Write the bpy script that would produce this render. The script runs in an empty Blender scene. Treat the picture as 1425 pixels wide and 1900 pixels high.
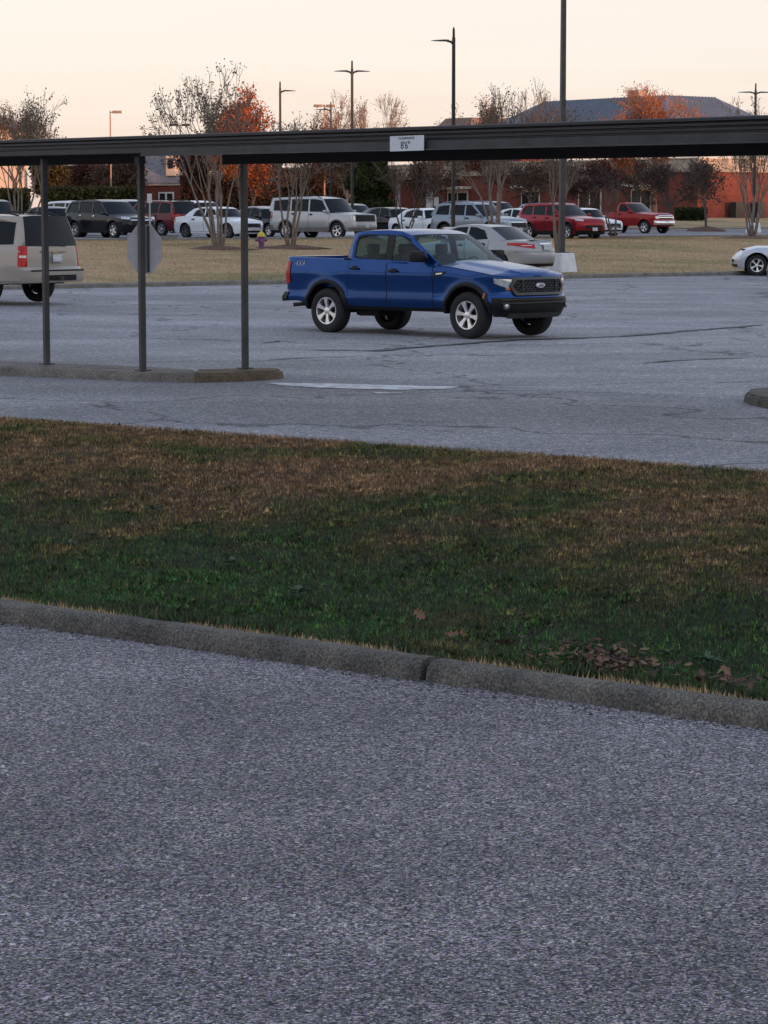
import bpy, bmesh, math, random
import numpy as np
from mathutils import Vector, Matrix
from mathutils.geometry import tessellate_polygon

SC = bpy.context.scene
COL = SC.collection
R = math.radians
# ------------------------------------------------------------------ camera
F_PX, CAM_H, HORIZON = 4800.0, 2.0, 405.0          # focal length in photo pixels, eye height, horizon row
PITCH = math.atan((950 - HORIZON) / F_PX)
cam_data = bpy.data.cameras.new('camera')
cam_data.sensor_fit = 'HORIZONTAL'
cam_data.sensor_width = 36.0
cam_data.lens = F_PX / 1425 * 36.0
cam_data.clip_start, cam_data.clip_end = 0.1, 6000
cam = bpy.data.objects.new('camera', cam_data)
COL.objects.link(cam)
cam.location = (0, 0, CAM_H)
cam.rotation_euler = (math.pi / 2 - PITCH, 0, 0)
SC.camera = cam
cam_data.dof.use_dof = False

# ------------------------------------------------------------------ sky and sun (dusk, sun low behind the camera to the right)
SUN_AZ, SUN_EL = R(127), R(6)
world = bpy.data.worlds.new('World')
SC.world = world
world.use_nodes = True
wn, wl = world.node_tree.nodes, world.node_tree.links
sky = wn.new('ShaderNodeTexSky')
sky.sky_type = 'NISHITA'
sky.sun_disc = False
sky.sun_elevation, sky.sun_rotation = SUN_EL, SUN_AZ
bg = wn['Background']
bg.inputs[1].default_value = 0.05
wl.new(sky.outputs[0], bg.inputs[0])
tc = wn.new('ShaderNodeTexCoord')
sx = wn.new('ShaderNodeSeparateXYZ')
wl.new(tc.outputs['Generated'], sx.inputs[0])
wnoise = wn.new('ShaderNodeTexNoise')                # thin high cloud streaks
wmap = wn.new('ShaderNodeMapping')
wmap.inputs['Scale'].default_value = (3, 3, 70)
wl.new(tc.outputs['Generated'], wmap.inputs[0])
wl.new(wmap.outputs[0], wnoise.inputs['Vector'])
wnoise.inputs['Scale'].default_value = 2.0
wnoise.inputs['Detail'].default_value = 5
wm = wn.new('ShaderNodeMath'); wm.operation = 'MULTIPLY_ADD'
wl.new(wnoise.outputs[0], wm.inputs[0]); wm.inputs[1].default_value = 0.055
wl.new(sx.outputs[2], wm.inputs[2])
ramp = wn.new('ShaderNodeValToRGB')
ramp.color_ramp.interpolation = 'EASE'
el = ramp.color_ramp.elements
el[0].position, el[0].color = 0.0, (0.80, 0.54, 0.48, 1)
el[1].position, el[1].color = 1.0, (0.50, 0.60, 0.82, 1)
for p_, c_ in ((0.045, (0.85, 0.675, 0.625)), (0.095, (0.885, 0.79, 0.765)), (0.30, (0.78, 0.81, 0.90)), (0.6, (0.58, 0.67, 0.87))):
    e_ = ramp.color_ramp.elements.new(p_); e_.color = (*c_, 1)
wl.new(wm.outputs[0], ramp.inputs[0])
bg2 = wn.new('ShaderNodeBackground'); bg2.inputs[1].default_value = 0.95
wl.new(ramp.outputs[0], bg2.inputs[0])
addw = wn.new('ShaderNodeAddShader')
wl.new(bg.outputs[0], addw.inputs[0]); wl.new(bg2.outputs[0], addw.inputs[1])
wl.new(addw.outputs[0], wn['World Output'].inputs[0])

sun_data = bpy.data.lights.new('sun', 'SUN')
sun_data.energy = 5.0
sun_data.angle = R(0.6)
sun_data.color = (1.0, 0.50, 0.28)
sun = bpy.data.objects.new('sun', sun_data)
COL.objects.link(sun)
SUN_DIR = Vector((math.sin(SUN_AZ) * math.cos(SUN_EL), math.cos(SUN_AZ) * math.cos(SUN_EL), math.sin(SUN_EL)))
sun.rotation_euler = SUN_DIR.to_track_quat('Z', 'Y').to_euler()
vs = SC.view_settings
vs.view_transform, vs.look, vs.exposure, vs.gamma = 'Standard', 'None', 0.0, 1.0
vs.use_curve_mapping = False

# ------------------------------------------------------------------ helpers
def link(o, parent=None):
    COL.objects.link(o)
    if parent is not None:
        o.parent = parent
    return o

def obj(name, verts, faces, mat, parent=None, smooth=None, loc=None):
    me = bpy.data.meshes.new(name)
    me.from_pydata([tuple(v) for v in verts], [], [tuple(f) for f in faces])
    return fin(name, me, mat, parent, smooth, loc)

def fin(name, me, mat, parent=None, smooth=None, loc=None):
    if mat is not None:
        me.materials.append(mat)
    if smooth is not None:
        me.polygons.foreach_set('use_smooth', [True] * len(me.polygons))
        if smooth < 180:
            me.set_sharp_from_angle(angle=R(smooth))
    me.update()
    o = bpy.data.objects.new(name, me)
    if loc is not None:
        o.location = loc
    return link(o, parent)

def bobj(name, bm, mat, parent=None, smooth=None, loc=None, dbl=0):
    if dbl:
        bmesh.ops.remove_doubles(bm, verts=bm.verts, dist=dbl)
        bmesh.ops.dissolve_degenerate(bm, dist=dbl, edges=bm.edges)
    bmesh.ops.recalc_face_normals(bm, faces=bm.faces)
    me = bpy.data.meshes.new(name)
    bm.to_mesh(me); bm.free()
    return fin(name, me, mat, parent, smooth, loc)

def tag(o, label=None, cat=None, group=None, kind=None):
    if label: o['label'] = label
    if cat: o['category'] = cat
    if group: o['group'] = group
    if kind: o['kind'] = kind
    return o

def empty(name, loc=(0, 0, 0), rz=0, parent=None):
    o = bpy.data.objects.new(name, None)
    o.location = loc
    o.rotation_euler = (0, 0, rz)
    return link(o, parent)

def copy_tree(o, parent=None):
    c = o.copy()
    link(c, parent)
    for ch in list(o.children):
        copy_tree(ch, c)
    return c

def box(bm, c, s, rot=None, bevel=0.0):
    m = Matrix.Translation(c)
    if rot is not None:
        m = m @ rot
    r = bmesh.ops.create_cube(bm, size=1.0, matrix=m @ Matrix.Diagonal((*s, 1)))
    if bevel:
        es = list({e for v in r['verts'] for e in v.link_edges})
        bmesh.ops.bevel(bm, geom=es, offset=bevel, segments=2, affect='EDGES', profile=0.6)

def boxobj(name, c, s, mat, parent=None, bevel=0.0, rot=None, smooth=None):
    bm = bmesh.new()
    box(bm, c, s, rot, bevel)
    return bobj(name, bm, mat, parent, smooth)

def lathe(bm, prof, seg=24, axis='Z', m=None):
    """prof: list of (radius, height)"""
    rings = []
    for r, h in prof:
        ring = []
        for i in range(seg):
            a = 2 * math.pi * i / seg
            if axis == 'Z':
                p = Vector((r * math.cos(a), r * math.sin(a), h))
            else:
                p = Vector((r * math.cos(a), h, r * math.sin(a)))
            ring.append(bm.verts.new(m @ p if m else p))
        rings.append(ring)
    for a, b in zip(rings, rings[1:]):
        for i in range(seg):
            bm.faces.new((a[i], a[(i + 1) % seg], b[(i + 1) % seg], b[i]))
    for ring in (rings[0], rings[-1]):
        bm.faces.new(ring)

def prism(bm, pts, h0, h1, fn):
    """extrude a 2D polygon; fn(a, b, h) -> 3D"""
    lo = [bm.verts.new(fn(a, b, h0)) for a, b in pts]
    hi = [bm.verts.new(fn(a, b, h1)) for a, b in pts]
    n = len(pts)
    for i in range(n):
        bm.faces.new((lo[i], lo[(i + 1) % n], hi[(i + 1) % n], hi[i]))
    bm.faces.new(lo); bm.faces.new(hi)

def tube(bm, pts, rad, seg=8, cap=True):
    rings = []
    n = len(pts)
    for i, p in enumerate(pts):
        p = Vector(p)
        d = (Vector(pts[min(i + 1, n - 1)]) - Vector(pts[max(i - 1, 0)])).normalized()
        u = d.orthogonal().normalized() if abs(d.z) > 0.99 else d.cross(Vector((0, 0, 1))).normalized()
        v = d.cross(u)
        r = rad[i] if isinstance(rad, (list, tuple)) else rad
        rings.append([bm.verts.new(p + r * (math.cos(2 * math.pi * k / seg) * u + math.sin(2 * math.pi * k / seg) * v)) for k in range(seg)])
    for a, b in zip(rings, rings[1:]):
        for k in range(seg):
            bm.faces.new((a[k], a[(k + 1) % seg], b[(k + 1) % seg], b[k]))
    if cap:
        bm.faces.new(rings[0]); bm.faces.new(rings[-1])

def lerp(a, b, t): return a + (b - a) * t
def itp(lst, x): return float(np.interp(x, [p[0] for p in lst], [p[1] for p in lst]))

CP, SP = math.cos(PITCH), math.sin(PITCH)
def ray(u, v):
    a, b = (u - 712.5) / F_PX, -(v - 950) / F_PX
    return Vector((a, CP + b * SP, -SP + b * CP))
def at_z(u, v, z):
    d = ray(u, v); k = (z - CAM_H) / d.z
    return Vector((d.x * k, d.y * k, z))
def at_d(u, v, y):
    d = ray(u, v); k = y / d.y
    return Vector((d.x * k, y, CAM_H + d.z * k))
def proj(p):
    x, y, z = p[0], p[1], p[2] - CAM_H
    dep = y * CP - z * SP; up = y * SP + z * CP
    return 712.5 + F_PX * x / dep, 950 - F_PX * up / dep

# the site's grid: t runs along the kerbs (right and away), w across them (left and away)
TH = R(39)
CT, ST = math.cos(TH), math.sin(TH)
def tw(t, w): return (t * CT - w * ST, t * ST + w * CT)
def to_tw(x, y): return (x * CT + y * ST, -x * ST + y * CT)
EN = (0.625, 0.7808); E0 = 8.690
def kerb_e(x, y): return EN[0] * x + EN[1] * y - E0
def from_e(e, c):   # e across, c along the near kerb
    return ((e + E0) * EN[0] + c * EN[1], (e + E0) * EN[1] - c * EN[0])
EZ = [(-99, 0), (0.0, 0.0), (0.22, 0.05), (0.40, 0.02), (0.9, -0.14), (1.8, -0.34), (2.8, -0.33), (4.2, -0.20), (6.0, -0.06), (7.5, -0.01), (9.0, 0.0), (999, 0)]
WZ = [(-99, 0), (34, 0), (46, 0.12), (54, 0.22), (57, 0.28), (66, 0.58), (78, 0.96), (84, 1.02), (91, 1.03), (108, 1.10), (126, 1.22), (136, 1.75), (150, 2.1), (200, 2.3), (400, 2.6), (3000, 3.0)]
def smooth_itp(lst, x, h):
    return (itp(lst, x - h) + 2 * itp(lst, x) + itp(lst, x + h)) / 4
def ground_z(x, y):
    return smooth_itp(EZ, kerb_e(x, y), 0.12) + smooth_itp(WZ, to_tw(x, y)[1], 2.5)

# ------------------------------------------------------------------ materials
MATS = {}
class NT:
    def __init__(s, name):
        s.m = bpy.data.materials.new(name); s.m.use_nodes = True
        s.n, s.l = s.m.node_tree.nodes, s.m.node_tree.links
        s.b = s.n['Principled BSDF']
        s.co = s.n.new('ShaderNodeTexCoord').outputs['Object']
    def world_co(s):
        s.co = s.n.new('ShaderNodeNewGeometry').outputs['Position']
    def scaled(s, sc):
        m = s.n.new('ShaderNodeMapping'); m.inputs['Scale'].default_value = sc
        s.l.new(s.co, m.inputs[0]); return m.outputs[0]
    def noise(s, scale, detail=3, rough=0.55, co=None):
        t = s.n.new('ShaderNodeTexNoise')
        t.inputs['Scale'].default_value = scale; t.inputs['Detail'].default_value = detail; t.inputs['Roughness'].default_value = rough
        s.l.new(co or s.co, t.inputs['Vector']); return t.outputs[0]
    def voro(s, scale, out='Color', feature='F1', co=None):
        t = s.n.new('ShaderNodeTexVoronoi'); t.feature = feature
        t.inputs['Scale'].default_value = scale
        s.l.new(co or s.co, t.inputs['Vector']); return t.outputs[out]
    def ramp(s, fac, stops):
        r = s.n.new('ShaderNodeValToRGB'); e = r.color_ramp.elements
        while len(e) < len(stops): e.new(0.5)
        for q, (p, c) in zip(e, stops):
            q.position = p; q.color = (*c, 1) if len(c) == 3 else c
        s.l.new(fac, r.inputs[0]); return r.outputs[0]
    def mix(s, fac, a, b, mode='MIX'):
        t = s.n.new('ShaderNodeMix'); t.data_type = 'RGBA'; t.blend_type = mode
        for i, v in ((0, fac), (6, a), (7, b)):
            if isinstance(v, (int, float)): t.inputs[i].default_value = v
            elif isinstance(v, tuple): t.inputs[i].default_value = (*v, 1)
            else: s.l.new(v, t.inputs[i])
        return t.outputs[2]
    def math(s, op, a, b=0.0):
        t = s.n.new('ShaderNodeMath'); t.operation = op
        for i, v in ((0, a), (1, b)):
            if isinstance(v, (int, float)): t.inputs[i].default_value = v
            else: s.l.new(v, t.inputs[i])
        return t.outputs[0]
    def sep(s, col, ch=0):
        t = s.n.new('ShaderNodeSeparateColor'); s.l.new(col, t.inputs[0]); return t.outputs[ch]
    def attr(s, name):
        t = s.n.new('ShaderNodeAttribute'); t.attribute_name = name; return t.outputs['Color']
    def col(s, c):
        if isinstance(c, tuple): s.b.inputs['Base Color'].default_value = (*c, 1)
        else: s.l.new(c, s.b.inputs['Base Color'])
    def bump(s, h, strength=0.3, dist=0.01):
        t = s.n.new('ShaderNodeBump'); t.inputs['Strength'].default_value = strength; t.inputs['Distance'].default_value = dist
        s.l.new(h, t.inputs['Height']); s.l.new(t.outputs[0], s.b.inputs['Normal'])
    def set(s, **k):
        for a, v in k.items():
            i = s.b.inputs[{'rough': 'Roughness', 'metal': 'Metallic', 'coat': 'Coat Weight', 'coatr': 'Coat Roughness', 'spec': 'Specular IOR Level'}[a]]
            if isinstance(v, (int, float)): i.default_value = v
            else: s.l.new(v, i)
        return s

def M(name, color=(0.5, 0.5, 0.5), rough=0.6, metal=0.0, var=0.15, scale=6.0, bump=0.0, coat=0.0, spec=0.5, coatr=0.05):
    """plain procedural material: base colour with noise variation in tone and gloss"""
    if name in MATS: return MATS[name]
    t = NT(name)
    nz = t.noise(scale, 4)
    c0 = tuple(max(0, c * (1 - var)) for c in color); c1 = tuple(min(1, c * (1 + var)) for c in color)
    t.col(t.ramp(nz, [(0.3, c0), (0.7, c1)]))
    t.set(rough=rough, metal=metal, coat=coat, spec=spec, coatr=coatr)
    if bump: t.bump(t.noise(scale * 8, 3), bump, 0.01)
    MATS[name] = t.m
    return t.m

def paint(name, color, metal=0.0, rough=0.35, dirt=0.12, coat=0.35):
    if name in MATS: return MATS[name]
    t = NT(name)
    nz = t.noise(2.3, 5)
    d = t.ramp(nz, [(0.45, (0, 0, 0)), (0.8, (1, 1, 1))])
    dust = tuple(lerp(c, q, 0.5) for c, q in zip(color, (0.22, 0.20, 0.18)))
    t.col(t.mix(t.math('MULTIPLY', t.sep(d), dirt), color, dust))
    t.set(rough=t.math('MULTIPLY_ADD', nz, 0.12), metal=metal, coat=coat, coatr=0.06, spec=0.25)
    t.b.inputs['Roughness'].default_value = rough
    for l in list(t.l):
        if l.to_socket == t.b.inputs['Roughness']: t.l.remove(l)
    MATS[name] = t.m
    return t.m

def asphalt(name, light, dark, scale, bigvar, crack=False, spec=0.25):
    t = NT(name); t.world_co()
    cell = t.voro(scale, 'Color')
    h = t.sep(cell, 0)
    chips = t.ramp(h, [(0.0, dark), (0.35, tuple(lerp(a, b, 0.4) for a, b in zip(dark, light))), (0.8, light), (1.0, tuple(min(1, c * 1.75) for c in light))])
    tint = t.mix(0.20, chips, cell, 'OVERLAY')
    stones = t.voro(scale * 0.37, 'Color')
    tint = t.mix(1.0, tint, t.ramp(t.sep(stones, 1), [(0.0, (0.72, 0.72, 0.74)), (0.6, (1, 1, 1)), (0.93, (1.05, 1.02, 1.0)), (1.0, (1.5, 1.45, 1.4))]), 'MULTIPLY')
    big = t.noise(0.55, 5, 0.6)
    big2 = t.noise(0.13, 3, 0.6, t.scaled((1, 2.5, 1)))
    a = t.mix(1.0, tint, t.ramp(big, [(0.3, (1 - bigvar,) * 3), (0.7, (1 + bigvar * .6,) * 3)]), 'MULTIPLY')
    a = t.mix(1.0, a, t.ramp(big2, [(0.35, (1 - bigvar,) * 3), (0.65, (1 + bigvar * .6,) * 3)]), 'MULTIPLY')
    hgt = t.voro(scale, 'Distance')
    gap = t.ramp(hgt, [(0.35, (1, 1, 1)), (0.85, (0.42, 0.42, 0.43))])
    a = t.mix(1.0, a, gap, 'MULTIPLY')
    if crack:
        w = t.n.new('ShaderNodeTexVoronoi'); w.feature = 'DISTANCE_TO_EDGE'
        w.inputs['Scale'].default_value = 0.16
        wob = t.mix(0.25, t.co, t.voro(0.0001)) if False else None
        nz = t.n.new('ShaderNodeTexNoise'); nz.inputs['Scale'].default_value = 0.7; nz.inputs['Detail'].default_value = 6
        t.l.new(t.co, nz.inputs['Vector'])
        va = t.n.new('ShaderNodeVectorMath'); va.operation = 'MULTIPLY_ADD'
        t.l.new(nz.outputs['Color'], va.inputs[0]); va.inputs[1].default_value = (2.2, 2.2, 2.2); t.l.new(t.co, va.inputs[2])
        t.l.new(va.outputs[0], w.inputs['Vector'])
        a = t.mix(1.0, a, t.ramp(w.outputs['Distance'], [(0.0, (0.45, 0.45, 0.47)), (0.004, (0.5, 0.5, 0.5)), (0.008, (1, 1, 1))]), 'MULTIPLY')
    t.col(a)
    t.set(rough=0.85, spec=spec)
    t.bump(t.math('SUBTRACT', h, hgt), 0.55, 0.006)
    return t.m
# ================================================================== ground, roads, kerbs
GREEN = [(0.0, (0.012, 0.035, 0.012)), (1.0, (0.035, 0.075, 0.022))]
def grass_mat(name, blade):
    """short winter lawn: green patches in dormant brown, colour by place"""
    t = NT(name); t.world_co()
    big = t.noise(0.42, 4, 0.62, t.scaled((1.0, 1.0, 0.2)))
    fine = t.noise(2.4, 6, 0.75)
    f = t.math('ADD', t.math('MULTIPLY', big, 0.75), t.math('MULTIPLY', fine, 0.50))
    # brown towards the road on the dry crest, green towards the wet swale bottom
    geo = t.n.new('ShaderNodeSeparateXYZ'); t.l.new(t.co, geo.inputs[0])
    wet = t.math('MULTIPLY', geo.outputs[2], -0.62)
    f = t.math('ADD', f, wet)
    g = t.ramp(f, [(0.50, (0.275, 0.172, 0.108)), (0.63, (0.21, 0.148, 0.082)), (0.70, (0.10, 0.115, 0.042)), (0.76, (0.050, 0.096, 0.034)), (0.92, (0.046, 0.126, 0.036))])
    if blade:
        a = t.attr('rnd')
        g = t.mix(1.0, g, t.ramp(t.noise(13, 3, 0.6), [(0.36, (0.30, 0.30, 0.30)), (0.5, (0.95, 0.95, 0.95)), (0.64, (1.9, 1.85, 1.7))]), 'MULTIPLY')
        g = t.mix(1.0, g, t.ramp(t.noise(3.7, 3, 0.6), [(0.35, (0.6, 0.62, 0.62)), (0.65, (1.35, 1.3, 1.25))]), 'MULTIPLY')
        g = t.mix(1.0, g, t.ramp(t.sep(a, 0), [(0, (0.30, 0.30, 0.30)), (1, (1.8, 1.75, 1.65))]), 'MULTIPLY')
        g = t.mix(t.math('MULTIPLY', t.math('GREATER_THAN', t.sep(a, 1), 0.88), 0.8), g, (0.20, 0.135, 0.075))
    else:
        soil = t.ramp(t.noise(9, 5, 0.7), [(0.35, (0.12, 0.11, 0.10)), (0.65, (0.42, 0.38, 0.34))])
        g = t.mix(0.45, t.mix(1.0, g, soil, 'MULTIPLY'), (0.022, 0.017, 0.012))
        red = t.math('MULTIPLY', t.sep(t.ramp(t.noise(0.5, 6, 0.7, t.scaled((1, 1, 3))), [(0.58, (0, 0, 0)), (0.72, (1, 1, 1))])), 0.6)
        g = t.mix(red, g, (0.10, 0.035, 0.024))
    t.col(g); t.set(rough=0.9, spec=0.15)
    if not blade: t.bump(t.noise(25, 4), 0.5, 0.03)
    return t.m
def leaf_blade_mat():
    t = NT('weedy_leaves'); a = t.attr('rnd')
    t.col(t.mix(1.0, t.ramp(t.sep(a, 1), [(0, (.035, .075, .03)), (.7, (.03, .05, .022)), (1, (.085, .07, .04))]), t.ramp(t.sep(a, 0), [(0, (.35, .35, .35)), (1, (1.6, 1.6, 1.5))]), 'MULTIPLY')); t.set(rough=.75, spec=.25)
    return t.m
M_GRASS, M_BLADE = grass_mat('near_grass_soil', False), grass_mat('near_grass_blades', True)

def dry_mat(name, blade):
    t = NT(name); t.world_co()
    big = t.noise(0.12, 4, 0.6)
    mid = t.noise(0.8, 5, 0.65)
    f = t.math('ADD', t.math('MULTIPLY', big, 0.6), t.math('MULTIPLY', mid, 0.4))
    g = t.ramp(f, [(0.38, (0.23, 0.20, 0.095)), (0.47, (0.36, 0.27, 0.145)), (0.55, (0.46, 0.325, 0.19)), (0.63, (0.37, 0.225, 0.145))])
    if blade:
        a = t.attr('rnd')
        g = t.mix(1.0, g, t.ramp(t.sep(a, 0), [(0, (0.72, 0.72, 0.72)), (1, (1.3, 1.27, 1.22))]), 'MULTIPLY')
    else:
        g = t.mix(1.0, g, t.ramp(t.noise(5, 5, 0.7), [(0.3, (0.65, 0.62, 0.6)), (0.7, (1.1, 1.1, 1.1))]), 'MULTIPLY')
    t.col(g); t.set(rough=0.95, spec=0.1)
    return t.m
M_DRY, M_DRYB = dry_mat('dormant_lawn', False), dry_mat('dormant_blades', True)

M_ASPH_NEAR = asphalt('chip_seal_asphalt', (0.35, 0.338, 0.352), (0.024, 0.023, 0.026), 128, 0.30)
M_ASPH = asphalt('worn_asphalt', (0.41, 0.405, 0.415), (0.30, 0.296, 0.304), 60, 0.20, crack=True)
M_ASPH_FAR = asphalt('far_asphalt', (0.33, 0.33, 0.345), (0.19, 0.19, 0.20), 25, 0.18)

def concrete(name, base, stain):
    t = NT(name); t.world_co()
    n1 = t.noise(3.0, 6, 0.65); n2 = t.noise(85, 4, 0.75)
    c = t.ramp(n1, [(0.32, stain), (0.68, base)])
    c = t.mix(1.0, c, t.ramp(n2, [(0.38, (0.40, 0.40, 0.40)), (0.48, (0.85, 0.85, 0.83)), (0.56, (1.25, 1.22, 1.15)), (0.62, (1.5, 1.45, 1.35)), (0.69, (2.6, 2.45, 2.25))]), 'MULTIPLY')
    t.col(c); t.set(rough=0.9, spec=0.2)
    t.bump(n2, 0.8, 0.02)
    return t.m
M_KERB = concrete('weathered_concrete', (0.205, 0.190, 0.168), (0.085, 0.082, 0.078))
M_KERB_PALE = concrete('pale_concrete', (0.30, 0.28, 0.26), (0.16, 0.15, 0.14))
M_KERB_YEL = concrete('faded_yellow_concrete', (0.215, 0.165, 0.115), (0.13, 0.105, 0.08))
M_BASE = M('white_painted_concrete', (0.74, 0.75, 0.77), 0.8, var=0.10, scale=4, bump=0.15)

def sheet(name, fn, na, nb, mat, kind='structure', off=0.0, thick=None):
    """grid over (a,b) in 0..1; fn -> (x, y)"""
    v, f = [], []
    for i in range(na + 1):
        for j in range(nb + 1):
            x, y = fn(i / na, j / nb)
            v.append((x, y, ground_z(x, y) + off))
    for i in range(na):
        for j in range(nb):
            k = i * (nb + 1) + j
            f.append((k, k + nb + 1, k + nb + 2, k + 1))
    o = obj(name, v, f, mat, smooth=180)
    me = o.data
    if me.polygons[0].normal.z < 0: me.flip_normals()
    if kind: o['kind'] = kind
    return o

def axis_pts(ranges):
    out = []
    for a, b, st in ranges:
        out += list(np.arange(a, b, st))
    return out + [ranges[-1][1]]
# one sheet to the horizon, in the kerb's frame near by and the site grid's frame farther off
ws = axis_pts([(-2500, -300, 550), (-300, -60, 60), (-60, 12, 12), (12, 30, 6), (30, 160, 2), (160, 400, 24), (400, 3200, 400)])
ts = axis_pts([(-2600, -400, 440), (-400, -90, 31), (-90, 260, 7), (260, 500, 40), (500, 3000, 500)])
gv, gf = [], []
for a in ws:
    for b in ts:
        x, y = tw(b, a)
        gv.append((x, y, smooth_itp(WZ, a, 2.5) - (0.5 if a < 31 else 0.05)))
for i in range(len(ws) - 1):
    for j in range(len(ts) - 1):
        k = i * len(ts) + j
        gf.append((k, k + 1, k + len(ts) + 1, k + len(ts)))
g = obj('ground', gv, gf, M_DRY, smooth=180); g['kind'] = 'structure'
if g.data.polygons[0].normal.z < 0: g.data.flip_normals()

# lower lot the photographer stands on
sheet('parking_lot_near', lambda a, b: from_e(lerp(-60, 0.04, b), lerp(-70, 70, a)), 14, 8, M_ASPH_NEAR)
# grass verge with a shallow swale
def verge_fn(a, b):
    e = 0.16 + (9.16 - 0.16) * b
    c = lerp(-26, 14, a)
    if b > 0.99: e += 0.05 * math.sin(c * 2.1) + 0.03 * math.sin(c * 5.3)
    return from_e(e, c)
o = sheet('grass_verge', verge_fn, 160, 44, M_GRASS, off=0.008)
rs = np.random.RandomState(3)
co = np.empty(len(o.data.vertices) * 3); o.data.vertices.foreach_get('co', co); co = co.reshape(-1, 3)
ev = EN[0] * co[:, 0] + EN[1] * co[:, 1] - E0
amp = np.clip((ev - 0.5) / 1.0, 0, 1) * np.clip((9.0 - ev) / 0.6, 0, 1)
co[:, 2] += amp * 0.03 * np.sin(co[:, 0] * 1.7 + 1.3 * np.sin(co[:, 1] * 1.1))
o.data.vertices.foreach_set('co', co.ravel()); o.data.update()
VERGE = o
# upper road and lot
def lot_fn(a, b):
    p0 = from_e(9.08, lerp(-60, 45, a))
    t1 = lerp(-40, 130, a)
    p1 = tw(t1, 55.4)
    return lerp(p0[0], p1[0], b), lerp(p0[1], p1[1], b)
sheet('parking_lot_upper', lot_fn, 60, 60, M_ASPH, off=0.004)
M_ROAD = asphalt('drive_asphalt', (0.35, 0.345, 0.36), (0.245, 0.242, 0.252), 60, 0.16, crack=True)
sheet('road', lambda a, b: from_e(lerp(9.085, 16.4 + 0.25 * math.sin(a * 9), b), lerp(-60, 40, a)), 40, 8, M_ROAD, off=0.009)
# grass median rising to the far lot
sheet('grass_median', lambda a, b: tw(lerp(-40, 130, a), lerp(55.6, 91.0, b)), 60, 40, M_DRY, off=0.05)
sheet('parking_lot_far', lambda a, b: tw(lerp(-60, 200, a), lerp(91.1, 125.5, b)), 60, 24, M_ASPH_FAR, off=0.03)

def sweep(name, pts, prof, mat, parent=None, zf=None, wob=0.0, seed=1, step=None):
    """sweep a closed (offset, height) profile along a ground polyline (offset to the left)"""
    rnd = random.Random(seed)
    pts = [Vector((p[0], p[1])) for p in pts]
    if step:
        q = [pts[0]]
        for a, b in zip(pts, pts[1:]):
            n = max(1, int((b - a).length / step))
            q += [a.lerp(b, (i + 1) / n) for i in range(n)]
        pts = q
    bm = bmesh.new(); rings = []
    for i, p in enumerate(pts):
        d = (pts[min(i + 1, len(pts) - 1)] - pts[max(i - 1, 0)]).normalized()
        nrm = Vector((-d.y, d.x))
        z0 = zf(p.x, p.y) if zf else 0.0
        rings.append([bm.verts.new((p.x + nrm.x * (o_ + rnd.uniform(-wob, wob)), p.y + nrm.y * (o_ + rnd.uniform(-wob, wob)), z0 + h_ + rnd.uniform(-wob, wob) * 0.6)) for o_, h_ in prof])
    m = len(prof)
    for a, b in zip(rings, rings[1:]):
        for k in range(m):
            bm.faces.new((a[k], a[(k + 1) % m], b[(k + 1) % m], b[k]))
    bm.faces.new(rings[0]); bm.faces.new(rings[-1])
    return bobj(name, bm, mat, parent, smooth=35)

# near kerb: two cast lengths with a broken joint between
KPROF = [(0.0, -0.12), (0.0, 0.0), (0.008, 0.052), (0.018, 0.080), (0.038, 0.100), (0.065, 0.107), (0.12, 0.106), (0.146, 0.095), (0.150, -0.12)]
kerb = tag(empty('kerb', from_e(0, 0) + (0,)), kind='structure')
joint = at_z(793, 1268, 0.0)
cj = joint.x * EN[1] - joint.y * EN[0]
def kpath(c0, c1): return [from_e(0.0, c0), from_e(0.0, c1)]
k1 = sweep('kerb_stone', kpath(-26, cj - 0.012), KPROF, M_KERB, wob=0.0045, seed=5, step=0.07)
k2 = sweep('kerb_stone', kpath(cj + 0.012, 14), [(a + 0.012, b - 0.006) for a, b in KPROF], M_KERB, wob=0.0045, seed=9, step=0.07)
for k in (k1, k2):
    k.parent = kerb; k.matrix_parent_inverse = Matrix.Translation(-Vector(kerb.location))
bm = bmesh.new()
jx, jy = from_e(0.10, cj)
box(bm, (jx, jy, -0.01), (0.08, 0.10, 0.16), Matrix.Rotation(math.atan2(-0.622, 0.783), 4, 'Z'))
kj = bobj('joint_filler', bm, M('old_joint_mortar', (0.045, 0.042, 0.04), 0.95), None)
kj.parent = kerb; kj.matrix_parent_inverse = Matrix.Translation(-Vector(kerb.location))
# median kerbs
HP = [(0.0, -0.1), (0.0, 0.09), (0.03, 0.125), (0.16, 0.125), (0.17, -0.1)]
o = sweep('kerb', [tw(t, 55.4) for t in np.linspace(-40, 130, 60)], HP, M_KERB_PALE, zf=ground_z); o['kind'] = 'structure'
o = sweep('kerb', [tw(t, 91.0) for t in np.linspace(130, -40, 60)], HP, M_KERB_PALE, zf=ground_z); o['kind'] = 'structure'
o = sweep('kerb', [tw(t, 125.4) for t in np.linspace(-60, 200, 80)], HP, M_KERB_PALE, zf=ground_z); o['kind'] = 'structure'

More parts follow.
